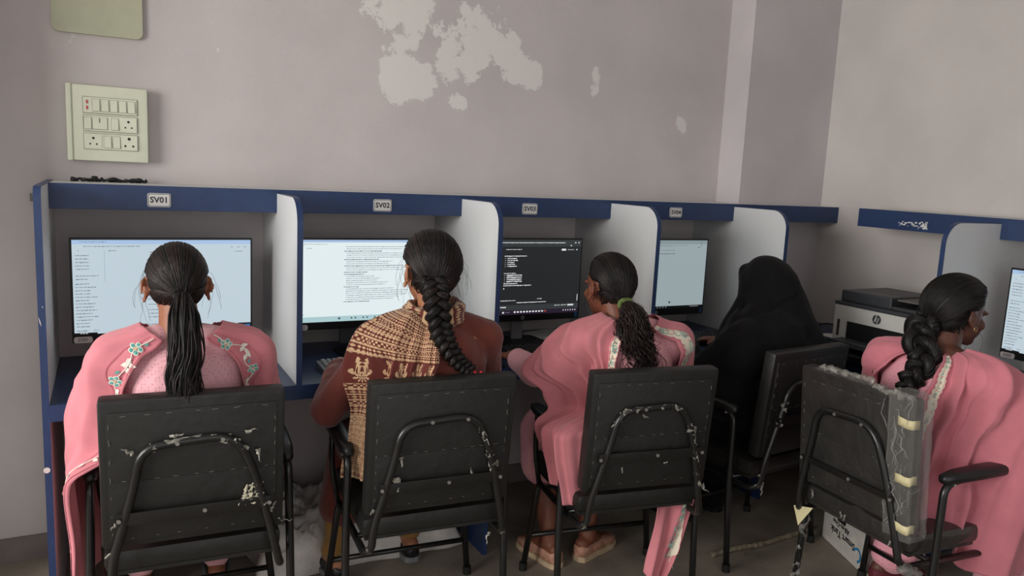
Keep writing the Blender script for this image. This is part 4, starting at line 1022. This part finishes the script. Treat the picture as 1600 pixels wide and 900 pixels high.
# ================================================================== person 1: pink, ponytail
R1 = person((.362, -.815), -.03, 'seated person in pink with embroidered shawl and a low ponytail, in front of seat SV01')
H1 = Matrix.Translation((-.012, -.035, 1.136)) @ Rm(0, -.10)
P1 = dict(H=H1, neck=(-.008, -.075, 1.005), chest=(0, -.085, .850), waist=(0, -.07, .68), hip=(0, -.05, .555),
          sh=[(-.168, -.075, .938), (.168, -.075, .938)], el=[(-.222, .05, .745), (.205, .06, .745)], wr=[(-.13, .24, .795), (.13, .25, .795)], hd=[(-.06, .32, .79), (.08, .33, .79)],
          kn=[(-.12, .36, .50), (.12, .36, .50)], an=[(-.12, .38, .085), (.12, .38, .085)], toe=[(-.13, .53, .03), (.13, .53, .03)], seed=3)
B1 = body(R1, P1, SK1); eyes(H1, R1)
K1 = kurta(R1, P1, C_kurta1, sleeve=.75, neckcut=.005)
trousers(R1, P1, C_kurta1)
for i in (0, 1): shoe(R1, P1['an'][i], P1['toe'][i], M_black, M_grey)
hair1 = hair_cap(R1, H1, (.006, -.118, -.028), H_black, H_str, seed=4, nstr=620, low=-.5)
tail(R1, [H1 @ Vector((.006, -.112, -.026)), H1 @ Vector((.008, -.150, -.075)), (.000, -.215, .99), (-.008, -.220, .93), (-.002, -.222, .87), (.008, -.205, .80), (.01, -.20, .72)], [.020, .038, .042, .044, .044, .036, .02], H_black, H_str, n=130, seed=5, wave=.004)
q = MB(); t = H1 @ Vector((.006, -.121, -.030)); q.tube([t+Vector((.018*math.cos(a), -.004+.006*math.sin(a), .010*math.sin(a)+.004)) for a in [2*PI*k/16 for k in range(17)]], .0045, 8); q.build('hair_tie', M_black, R1, smooth='all')
q = MB(); q.tube([H1 @ Vector((x, y, z)) for x, y, z in ((-.062, -.066, .018), (-.050, -.082, .027), (-.034, -.096, .034))], [.0035, .005, .0025], 8); q.build('hair_clip', M_blackg, R1, smooth='all')
q = MB(); q.tube(catmull([(-.056, -.075, .992), (-.052, -.110, .999), (-.03, -.130, 1.002), (.0, -.135, 1.002), (.03, -.128, 1.0)], 6), .0022, 6); q.build('necklace', M_gold, R1, smooth='all')
px_ = arm_proxy(R1, ((.384, -.803, 0), -.045)); D1 = Drape(bvh_of(K1, px_), (0, -.075, .865), .22, off=.012, hang=.0005)
tz = D1.t_of_z
du1, G = panel(D1, 'shawl', C_pink, R1, [(0, 238), (.12, 232), (.25, 219), (.40, 211), (tz(.72), 203), (tz(.5), 193), (1, 186)], [(0, 120), (.2, 108), (.4, 100), (1, 98)], t0=.13, t1=1, folds=((5, .010, .3), (11, .004, 1)), seed=2)
S, Nn = strip_on(G, 0, 1, 0, 1)
def embroider(name, par, S, Nn, u0, v0, v1, nfl, r, seed, flw=True):
    q = MB(); rr = random.Random(seed)
    band(q, S, Nn, u0-.012, u0-.004, v0, v1, 70, 1, 3, .0026); band(q, S, Nn, u0+.098, u0+.104, v0, v1, 70, 1, 3, .0026)
    vine = [S(u0+.045+.02*math.sin(v*26), v)+Nn(u0+.045, v)*.0036 for v in [v0+(v1-v0)*k/120 for k in range(121)]]; q.tube(vine, .0016, 5, 0)
    for k in range(nfl):
        v = v0+(v1-v0)*(k+.5)/nfl; flower(q, S, Nn, u0+.045+.022*math.sin(v*26), v, r, 5, 1, 2, k, rr.random()*6)
        for s_ in range(6):
            vv = v+(v1-v0)/nfl*(.28+.055*s_); leaf(q, S, Nn, u0+.045+.02*math.sin(vv*26), vv, r*1.15, rr.choice((.5, 2.6, -.6, 3.6, 1.57))+rr.uniform(-.3, .3), 0)
        leaf(q, S, Nn, u0+.045, v-(v1-v0)/nfl*.3, r*.8, 1.0, 4)
    return q.build(name, [C_thread, C_teal, C_gold, C_piping, C_teal], par, smooth=False)
embroider('embroidery', du1, S, Nn, .03, .02, .98, 6, .0185, 3)
dr1, G = panel(D1, 'shawl', C_pink, R1, [(0, 300), (.12, 310), (.25, 322), (.40, 329), (tz(.72), 334), (tz(.5), 340), (1, 345)], [(0, 430), (.2, 436), (.4, 440), (1, 440)], t0=.13, t1=tz(.70), folds=((5, .008, .9), (11, .004, 2)), seed=8)
S, Nn = strip_on(G, 0, 1, 0, 1); embroider('embroidery', dr1, S, Nn, .03, .02, .98, 3, .0165, 7)

bpy.data.objects.remove(px_)
# ================================================================== person 2: rust, printed scarf, braid
R2 = person((1.085, -.880), 0, 'seated person in rust brown with block-printed scarf and braid, in front of seat SV02')
H2 = Matrix.Translation((-.010, -.030, 1.170)) @ Rm(.10, -.05)
P2 = dict(H=H2, neck=(0, -.070, 1.035), chest=(.0, -.085, .880), waist=(0, -.07, .70), hip=(0, -.05, .555), w=1.02,
          sh=[(-.172, -.07, .958), (.176, -.07, .955)], el=[(-.300, .065, .720), (.250, .08, .745)], wr=[(-.19, .33, .80), (.13, .27, .795)], hd=[(-.15, .40, .795), (.08, .35, .79)],
          kn=[(-.13, .36, .50), (.12, .36, .50)], an=[(-.20, .33, .085), (.10, .38, .085)], toe=[(-.22, .48, .03), (.10, .53, .03)], seed=6, kl=.022)
B2 = body(R2, P2, SK2); eyes(H2, R2)
K2 = kurta(R2, P2, C_rust, sleeve=.92, neckcut=.022, amp=.005)
trousers(R2, P2, C_must, amp=.010)
for i in (0, 1): shoe(R2, P2['an'][i], P2['toe'][i], M_black, M_grey)
hair_cap(R2, H2, (-.040, -.106, -.060), H_black, H_str, rx=.092, ry=.107, rz=.106, c0=(0, -.016, .026), seed=14, nstr=680, low=-.62, strays=26)
braid(R2, [H2 @ Vector((-.036, -.100, -.020)), H2 @ Vector((-.040, -.128, -.075)), (-.030, -.185, 1.02), (-.012, -.205, .965), (.028, -.205, .915), (.066, -.210, .885)], (.031, .015), H_black, H_str, turns=4.6)
q = MB(); rr = random.Random(4); c = Vector((.082, -.212, .872))
for k in range(22): a = rr.uniform(0, 6.28); q.ell(c+Vector((math.cos(a)*.016*rr.uniform(.5, 1), -.004+.012*math.sin(a), rr.uniform(-.014, .014))), (.0062,)*3, 10, 8)
q.build('beaded_hair_tie', mat('red_beads', (200, 24, 44), rough=.15, var=.02, coat=.6), R2, smooth='all')
tail(R2, [(.082, -.212, .868), (.088, -.212, .84), (.094, -.205, .80)], [.010, .017, .008], H_black, H_str, n=50, seed=8, name='braid_end')
q = MB(); c = H2 @ Vector((-.082, .004, -.038)); q.tube([c+Vector((.0, .007*math.cos(a), .007*math.sin(a))) for a in [2*PI*k/14 for k in range(15)]], .0016, 6); q.build('earring', M_gold, R2, smooth='all')
# scarf cloth: maroon ground, cream block print laid out in bands across the length
C_scarf = cloth('block_printed_scarf', (98, 42, 36), var=.08, weave=700)
def scarf_pattern(m, light=(206, 172, 134), light2=(204, 172, 134)):
    nt = m.node_tree; N = nt.nodes; E_ = NE(nt); uv = N.new('ShaderNodeUVMap'); sp = N.new('ShaderNodeSeparateXYZ'); nt.links.new(uv.outputs[0], sp.inputs[0]); u, v = sp.outputs[0], sp.outputs[1]
    nz = N.new('ShaderNodeTexNoise'); nz.inputs['Scale'].default_value = 60; nt.links.new(uv.outputs[0], nz.inputs['Vector'])
    def between(x, a, b_): return E_('MULTIPLY', E_('GREATER_THAN', x, a), E_('LESS_THAN', x, b_))
    zig = E_('GREATER_THAN', E_('ADD', E_('SINE', E_('MULTIPLY', v, 420)), E_('MULTIPLY', E_('SINE', E_('MULTIPLY', u, 170)), .9)), .25)
    lines = E_('GREATER_THAN', E_('SINE', E_('MULTIPLY', v, 186)), .80)
    dots_ = E_('GREATER_THAN', E_('MULTIPLY', E_('SINE', E_('MULTIPLY', u, 150)), E_('SINE', E_('MULTIPLY', v, 290))), .12)
    fine = E_('MAXIMUM', E_('MULTIPLY', zig, between(E_('SINE', E_('MULTIPLY', v, 62)), -1.1, .35)), E_('MAXIMUM', E_('MULTIPLY', lines, .9), E_('MULTIPLY', dots_, between(E_('SINE', E_('MULTIPLY', v, 62)), .35, 2))))
    # flowering-plant motif row
    cx = E_('DIVIDE', E_('SUBTRACT', E_('FRACT', E_('MULTIPLY', u, 5.0)), .5), .36); cy = E_('DIVIDE', E_('SUBTRACT', v, .350), .062)
    r = E_('SQRT', E_('ADD', E_('MULTIPLY', cx, cx), E_('MULTIPLY', cy, cy))); an = E_('ARCTAN2', cx, E_('ADD', cy, -.45))
    pet = E_('LESS_THAN', r, E_('ADD', .80, E_('MULTIPLY', E_('COSINE', E_('MULTIPLY', an, 9)), .18)))
    vein = E_('GREATER_THAN', E_('ADD', E_('SINE', E_('MULTIPLY', r, 26)), E_('MULTIPLY', E_('COSINE', E_('MULTIPLY', an, 9)), 1.1)), -.25)
    motif = E_('MULTIPLY', pet, vein)
    zone = between(v, .285, .415); f = E_('ADD', E_('MULTIPLY', motif, zone), E_('MULTIPLY', fine, E_('SUBTRACT', 1, zone)))
    f = E_('MULTIPLY', f, E_('ADD', .55, E_('MULTIPLY', nz.outputs['Fac'], .75)))
    # the border side (low u) and the lower end are mostly cream
    edge = E_('MAXIMUM', E_('MULTIPLY', between(v, .60, .97), .42), between(v, .985, 1.1))
    f = E_('MINIMUM', E_('MAXIMUM', E_('MULTIPLY', f, 1.0), edge), .95)
    mixcol(m, f, light)
scarf_pattern(C_scarf)
D2 = Drape(bvh_of(K2), (0, -.070, .895), .52, off=.014, hang=.0006)
tz = D2.t_of_z
sc2, G = panel(D2, 'scarf', C_scarf, R2, [(0, 262), (.2, 258), (.35, 254), (tz(.80), 236), (tz(.66), 216), (1, 208)], [(0, 165), (.25, 178), (.4, 182), (tz(.80), 184), (tz(.66), 182), (1, 180)], t0=.13, t1=tz(.545), folds=((2, .012, .3), (5, .006, 1), (13, .002, 2)), seed=12, nu=80, nv=120)
C_scarf2 = cloth('block_printed_scarf_wrap', (98, 42, 36), var=.08, weave=700); scarf_pattern(C_scarf2)
q = MB(); G = []
for i in range(61):   # loop round the neck
    a = 2*PI*i/60; ce = Vector((.078*math.cos(a), -.055+.082*math.sin(a), 1.040+.030*math.sin(a)*-.2+(.014 if math.cos(a) > 0 else .004)-.020*max(0, -math.sin(a))))
    row = []
    for j in range(25):
        b_ = 2*PI*j/24; r1 = .020*(1+.22*math.sin(b_*5+a*2)); r2 = .034*(1+.12*math.sin(b_*4+a*3))
        row.append(ce+Vector((math.cos(a), math.sin(a), 0))*math.cos(b_)*r1+Vector((0, 0, 1))*math.sin(b_)*r2)
    G.append(row)
q.grid(G, UV=[[(j/24, .05+.25*i/60) for j in range(25)] for i in range(61)]); q.build('scarf_loop', C_scarf2, sc2, smooth='all')

# ================================================================== person 3: pink, reaching left, wavy ponytail
R3 = person((1.800, -.945), -.02, 'seated person in pink with lace-edged shawl and wavy ponytail, reaching left, at seat SV03')
H3 = Matrix.Translation((-.046, .030, 1.104)) @ Rm(.10, -.08, .03)
P3 = dict(H=H3, neck=(-.025, -.045, .985), chest=(0, -.070, .835), waist=(0, -.06, .67), hip=(0, -.04, .555), w=.98,
          sh=[(-.168, -.035, .930), (.165, -.090, .915)], el=[(-.285, .085, .795), (.225, .03, .74)], wr=[(-.295, .270, .812), (.12, .25, .79)], hd=[(-.292, .37, .80), (.07, .33, .785)],
          kn=[(-.14, .30, .50), (.11, .30, .50)], an=[(-.135, .185, .085), (.030, .175, .085)], toe=[(-.160, .33, .03), (.155, .235, .03)], seed=9, curl=(.7, .5))
B3 = body(R3, P3, SK3); eyes(H3, R3)
K3 = kurta(R3, P3, C_kurta3, sleeve=.86, neckcut=.012, amp=.005, hem=.3)
M_shoe3 = mat('worn_tan_pink_shoe', (190, 140, 118), rough=.7, var=.15, scale=40); M_sole3 = mat('worn_cream_sole', (196, 172, 140), rough=.8, var=.15, scale=30)
for i, (a, t) in enumerate((((-.135, .185, 0), (-.16, .36, 0)), ((.030, .175, 0), (.155, .235, 0)))): shoe(R3, a, t, M_shoe3, M_sole3)
hair_cap(R3, H3, (-.020, -.110, -.052), H_black, H_brown, rx=.085, ry=.102, rz=.098, seed=24, nstr=560, low=-.58, strays=10)
tie3 = H3 @ Vector((-.020, -.116, -.054))
tail(R3, [tie3, tie3+Vector((.012, -.030, -.035)), tie3+Vector((.012, -.040, -.09)), tie3+Vector((.030, -.040, -.15)), tie3+Vector((.052, -.045, -.20)), tie3+Vector((.050, -.035, -.245))], [.020, .044, .056, .062, .060, .030], H_brown, H_brown, n=260, seed=15, wave=.012, wf=13, twist=.9, frizz=.8)
q = MB()
rr = random.Random(8)
for k in range(30):
    a = 2*PI*k/30; p = tie3+Vector((.024*math.cos(a), -.006, .014*math.sin(a)+.004)); q.ell(p, (.0075+.002*rr.random(), .006, .0075+.003*rr.random()), 8, 6, 0, Matrix.Rotation(rr.random()*3, 3, 'Y'))
q.build('hair_scrunchie', mat('olive_green_scrunchie', (96, 112, 60), rough=.8, var=.2, scale=60), R3, smooth='all')
px3 = arm_proxy(R3, ((1.782, -.976, 0), -.158)); D3 = Drape(bvh_of(K3, px3), (0, -.060, .845), .36, off=.012, hang=.003, rmax=.6)
tz = D3.t_of_z
d3, G = panel(D3, 'shawl', C_pink3, R3, [(0, 232), (.14, 226), (.28, 222), (.40, 221), (tz(.72), 224), (1, 222)], [(0, 120), (.2, 128), (.33, 146), (.40, 160), (tz(.75), 172), (tz(.62), 176), (1, 180)], t0=.13, t1=1, tend=[(0, tz(.46)), (.5, tz(.40)), (1, tz(.50))], folds=((4, .012, .3), (9, .006, 1), (17, .002, 0)), seed=22, nu=90)
S, Nn = strip_on(G, 0, 1, 0, 1)
def lace(par, S, Nn, ua, ub, va, vb, seed, sf=70):
    q = MB(); rr = random.Random(seed); band(q, S, Nn, ua, ub, va, vb, 110, 5, 0, .0026, .012, sf)
    mid = (ua[0][1]+ub[0][1])/2 if isinstance(ua, list) else (ua+ub)/2; wd = .10
    for k in range(int((vb-va)*26)):
        v = va+(vb-va)*(k+.5)/((vb-va)*26); a0 = rr.uniform(0, 6); c = S(mid, v); pts = []
        for t in range(10): a = a0+t*.55; r = .007+.0012*t; n_ = Nn(mid, v); tv = (S(mid, v+.01)-S(mid, v-.01)).normalized(); tu = tv.cross(n_).normalized(); pts.append(c+tu*math.cos(a)*r*.7+tv*math.sin(a)*r+n_*.0045)
        q.tube(pts, .0009, 4, 1 if k % 3 else 2)
        if k % 4 == 1: flower(q, S, Nn, mid, v, .010, 5, 1, 2, k, a0)
    for u_ in ((ua, -1), (ub, 1)):
        q.tube([S((interp(u_[0], va+(vb-va)*k/90) if isinstance(u_[0], list) else u_[0])+u_[1]*(.004+.012*abs(math.sin((va+(vb-va)*k/90)*sf))), va+(vb-va)*k/90)+Nn(mid, va+(vb-va)*k/90)*.0036 for k in range(91)], .0013, 5, 3)
    return q.build('lace_border', [C_lace, C_teal, C_rose, C_piping], par)
lace(d3, S, Nn, .03, .13, .0, .97, 3)
d3b, G = panel(D3, 'shawl', C_pink3, R3, [(0, 300), (.14, 306), (.28, 320), (.40, 326), (tz(.6), 332), (1, 334)], [(0, 420), (.2, 424), (1, 430)], t0=.13, t1=tz(.56), folds=((4, .008, .9), (11, .004, 1)), seed=25)
S, Nn = strip_on(G, 0, 1, 0, 1); lace(d3b, S, Nn, .03, .13, .0, .98, 5)
# free end of the shawl hanging down beside the seat
C3r = MB(); G = []
for i in range(31):
    u = i/30; row = []
    for j in range(61):
        v = j/60; x = .050+.200*u*(1-.62*v**2)-.035*v+.010*math.sin(v*5+u*2); z = .475-.335*v-.05*math.sin(u*PI)*v*1.0+.03*u*(1-v)
        y = -.225-.035*math.sin(v*1.5)+.009*math.sin(u*17+v*2.5)*(.3+v)+.008*math.sin(u*9-v*4); row.append(Vector((x, y+.02, z)))
    G.append(row)
C3r.grid(G); o = C3r.build('shawl_end', C_pink3, R3, smooth='all'); sm = o.modifiers.new('t', 'SOLIDIFY'); sm.thickness = .002
S, Nn0 = strip_on(G, 0, 1, 0, 1)
def Nn(u, v): return Vector((0, -1, 0))
lace(o, S, Nn, [(0, .52), (1, .70)], [(0, .70), (1, .90)], .0, .80, 9, 40)
q = MB(); rr = random.Random(2)
for k in range(9):
    p = S(.1+.12*k/9, .995) if k < 7 else S(.8, .8); q.tube(catmull([p, p+Vector((rr.uniform(-.01, .01), 0, -.02)), p+Vector((rr.uniform(-.01, .012), 0, -.04-rr.random()*.02))], 4), .0014, 5)
q.build('tassel', C_lace, o, smooth='all')

bpy.data.objects.remove(px3)
# ================================================================== person 4: black veil and gown
R4 = person((2.545, -.865), .12, 'seated person in a full black veil and gown, in front of seat SV04')
H4 = Matrix.Translation((.018, -.005, 1.078)) @ Rm(.30, -.05)
P4 = dict(H=H4, neck=(0, -.055, .955), chest=(0, -.075, .800), waist=(0, -.06, .65), hip=(0, -.045, .545), w=1.0,
          sh=[(-.160, -.065, .890), (.160, -.065, .890)], el=[(-.255, .06, .72), (.225, .05, .72)], wr=[(-.13, .28, .79), (.13, .27, .79)], hd=[(-.08, .35, .785), (.08, .35, .785)],
          kn=[(-.12, .34, .50), (.12, .34, .50)], an=[(-.10, .26, .085), (.11, .26, .085)], toe=[(-.11, .40, .03), (.12, .40, .03)], seed=12)
B4 = body(R4, P4, SK3); eyes(H4, R4)
K4 = kurta(R4, P4, C_burqa2, sleeve=.98, infl=.022, amp=.008, hem=1.0, name='gown')
for i in (0, 1): shoe(R4, P4['an'][i], P4['toe'][i], M_black, M_black)
mb = MB(); k = 0
mb.ell((0, -.012, .025), (.094, .112, .100), 26, 18); mb.ell((0, .02, -.035), (.078, .092, .09), 20, 14); mb.ell((0, .070, .030), (.066, .034, .040), 16, 10)
cap(mb, (0, .045, .02), (0, .055, -.24), .066, .085); cap(mb, (.0, .080, .055), (0, .080, -.10), .036, .036); cap(mb, (0, -.045, .0), (.04, -.10, -.26), .100, .150)
mb.v = [tuple(H4 @ Vector(v)) for v in mb.v]
for a, b_, ra, rb in (((0, -.03, 1.03), (0, -.07, .91), .085, .150), ((0, -.04, .93), (-.16, -.055, .82), .125, .115), ((0, -.04, .93), (.16, -.06, .80), .125, .125), ((-.03, .04, 1.0), (-.05, .07, .80), .055, .09), ((.02, -.10, .93), (.06, -.125, .74), .10, .125), ((-.12, -.04, .86), (-.17, 0, .66), .11, .12), ((.15, -.06, .84), (.175, -.05, .68), .115, .105)): cap(mb, a, b_, ra, rb, 18)
def veil_fold(c, n_):
    f = .0045*math.sin(c.x*34+c.z*12+3*noise.noise(c*5))+.006*noise.noise(Vector((c.x*16, c.y*16, c.z*7)))
    seam = abs((c.z-1.05)-(c.x*.55+.0))
    if c.y < .02: f -= .010*math.exp(-(seam/.008)**2)
    return f
remeshed(mb, 'veil', C_burqa, R4, .006, 14, .5, veil_fold)

# ================================================================== person 5: rose pink, facing the right wall
R5 = person((2.660, -1.600), -PI/2, 'seated person in rose pink with thick loose braid, facing the right wall')
H5 = Matrix.Translation((-.010, .050, 1.094)) @ Rm(-.28, -.12)
P5 = dict(H=H5, neck=(0, -.030, .972), chest=(.0, -.055, .820), waist=(0, -.05, .66), hip=(0, -.04, .555), w=1.05,
          sh=[(-.172, -.045, .905), (.178, -.040, .910)], el=[(-.245, .08, .72), (.275, .12, .735)], wr=[(-.12, .31, .795), (.16, .33, .795)], hd=[(-.07, .38, .79), (.12, .40, .79)],
          kn=[(-.13, .36, .50), (.13, .36, .50)], an=[(-.215, .14, .085), (.12, .28, .085)], toe=[(-.19, .28, .03), (.13, .42, .03)], seed=17, kl=.035)
B5 = body(R5, P5, SK5); eyes(H5, R5)
K5 = kurta(R5, P5, C_kurta5, sleeve=.75, neckcut=.03, amp=.006, hem=.9)
M_shoe5 = mat('maroon_shoe', (92, 26, 38), rough=.7, var=.1); M_sole5 = mat('cream_sole', (214, 200, 172), rough=.7)
hair_cap(R5, H5, (-.012, -.100, -.075), H_black, H_black, rx=.098, ry=.112, rz=.108, c0=(0, -.016, .022), seed=34, nstr=600, low=-.62, strays=14)
braid(R5, [H5 @ Vector((.000, -.085, -.030)), H5 @ Vector((.000, -.130, -.090)), (.012, -.125, .950), (.006, -.168, .895), (-.004, -.176, .845), (-.008, -.172, .80)], (.040, .020), H_black, H_black, turns=2.6)
q = MB(); c = H5 @ Vector((.084, .006, -.040)); q.tube([c+Vector((0, .007*math.cos(a), .007*math.sin(a))) for a in [2*PI*k/14 for k in range(15)]], .0015, 6); q.build('earring', M_gold, R5, smooth='all')
D5 = Drape(bvh_of(K5), (0, -.040, .830), .25, off=.014, hang=.0022, rmax=.65)
tz = D5.t_of_z
d5, G = panel(D5, 'shawl', C_pink5, R5, [(0, 318), (.14, 312), (.28, 300), (.40, 293), (tz(.70), 282), (tz(.55), 272), (1, 262)], [(0, 410), (.2, 416), (1, 430)], t0=.12, t1=1, tend=[(0, tz(.46)), (.35, tz(.42)), (.6, tz(.28)), (1, tz(.26))], folds=((5, .014, .3), (9, .008, 1), (21, .002, 0)), seed=42, nu=110, nv=120)
S, Nn = strip_on(G, 0, 1, 0, 1); lace(d5, S, Nn, [(0, .05), (.6, .05), (.75, .06)], [(0, .12), (.6, .11), (.75, .065)], .0, .72, 13)
d5b, G = panel(D5, 'shawl', C_pink5, R5, [(0, 236), (.14, 232), (.28, 222), (.40, 214), (1, 200)], [(0, 130), (.2, 124), (1, 120)], t0=.12, t1=tz(.45), folds=((5, .010, .9), (11, .004, 1)), seed=45)
S, Nn = strip_on(G, 0, 1, 0, 1); lace(d5b, S, Nn, .06, .13, .35, .98, 15)
f = [(-.02, .10, 0), (.10, .30, 0)]
shoe(R5, (-.215, .14, 0), (-.19, .28, 0), M_shoe5, M_sole5); shoe(R5, (.12, .28, 0), (.13, .42, 0), M_shoe5, M_sole5)

# ================================================================== floor things
q = MB(); rr = random.Random(12)
bx = empty('carton', (2.945, -1.19, 0), math.radians(-22), 'white cardboard carton with upside-down black print, on the floor under the film-wrapped chair', 'carton')
q.box(-.12, .12, -.20, .14, .001, .21, 0, b=.002)
text_geo(q, 'Smart Tank', .040, (-.1212, -.02, .075), (0, 1, 0), (0, 0, -1), 1, .0003, off=.0008)
text_geo(q, 'All-in-One', .030, (-.1212, .0, .112), (0, 1, 0), (0, 0, -1), 1, .0003, off=.0006)
G = [[Vector((-.1213, -.135+r_*math.cos(a), .055+r_*math.sin(a))) for a in [.3+4.2*k/20 for k in range(21)]] for r_ in (.020, .030)]; q.grid(G, 2)
q.prism([(-.03, .125), (.03, .125), (.035, .145), (-.035, .145)], -.1214, -.1202, 0, 3)
q.build('box', [mat('carton_white', (204, 200, 192), rough=.7), M_ink, mat('carton_blue', (40, 130, 180), rough=.5), M_hole], bx)
# rope-like frayed strip lying on the floor
q = MB(); pts = catmull([(2.30, -.975, .010), (2.42, -.973, .012), (2.55, -.985, .012), (2.68, -.975, .011), (2.81, -.966, .012), (2.90, -.95, .010)], 14)
q.tube(pts, [.009+.004*rr.random() for _ in pts], 8)
for k in range(60):
    p = rr.choice(pts); d_ = Vector((rr.uniform(-1, 1), rr.uniform(-1, 1), rr.uniform(.1, .6)))*.016; q.tube([p, p+d_*.6, p+d_+Vector((0, 0, -.004))], .0009, 4)
tag(q.build('rope', mat('frayed_grey_rope', (126, 116, 98), rough=.95, var=.2, scale=60), None, smooth='all'), 'frayed grey rope lying on the floor between the veiled person and the film-wrapped chair', 'rope')
# crumpled white sacks under the desk
def sack(x0, x1, y0, y1, h_, seed, label, col):
    G = []
    for i in range(49):
        row = []
        for j in range(33):
            u, v = i/48, j/32; e = min(1, 6*u*(1-u)*1.2)*min(1, 6*v*(1-v)*1.2)
            k_ = noise.noise(Vector((u*5+seed, v*4, 0)))+.6*abs(noise.noise(Vector((u*13, v*11+seed, 3))))+.3*abs(noise.noise(Vector((u*29, v*23, seed))))
            row.append(Vector((x0+(x1-x0)*u+.03*noise.noise(Vector((v*5, seed, u)))*1, y0+(y1-y0)*v+.03*noise.noise(Vector((u*5, seed+4, v))), .002+max(0, h_*e**.6*(.75+.55*k_)))))
        G.append(row)
    q = MB(); q.grid(G); base = [G[i][0] for i in range(49)]; o = q.build('sack', col, None, smooth='all'); sm = o.modifiers.new('t', 'SOLIDIFY'); sm.thickness = .002
    return tag(o, label, 'sack')
M_sack = mat('white_woven_sack', (226, 221, 214), rough=.7, var=.08, scale=12, bump=.3, bscale=60)
sack(.62, 1.42, -.50, -.04, .20, 2.3, 'crumpled white sack on the floor under the desk between the two leftmost chairs', M_sack)
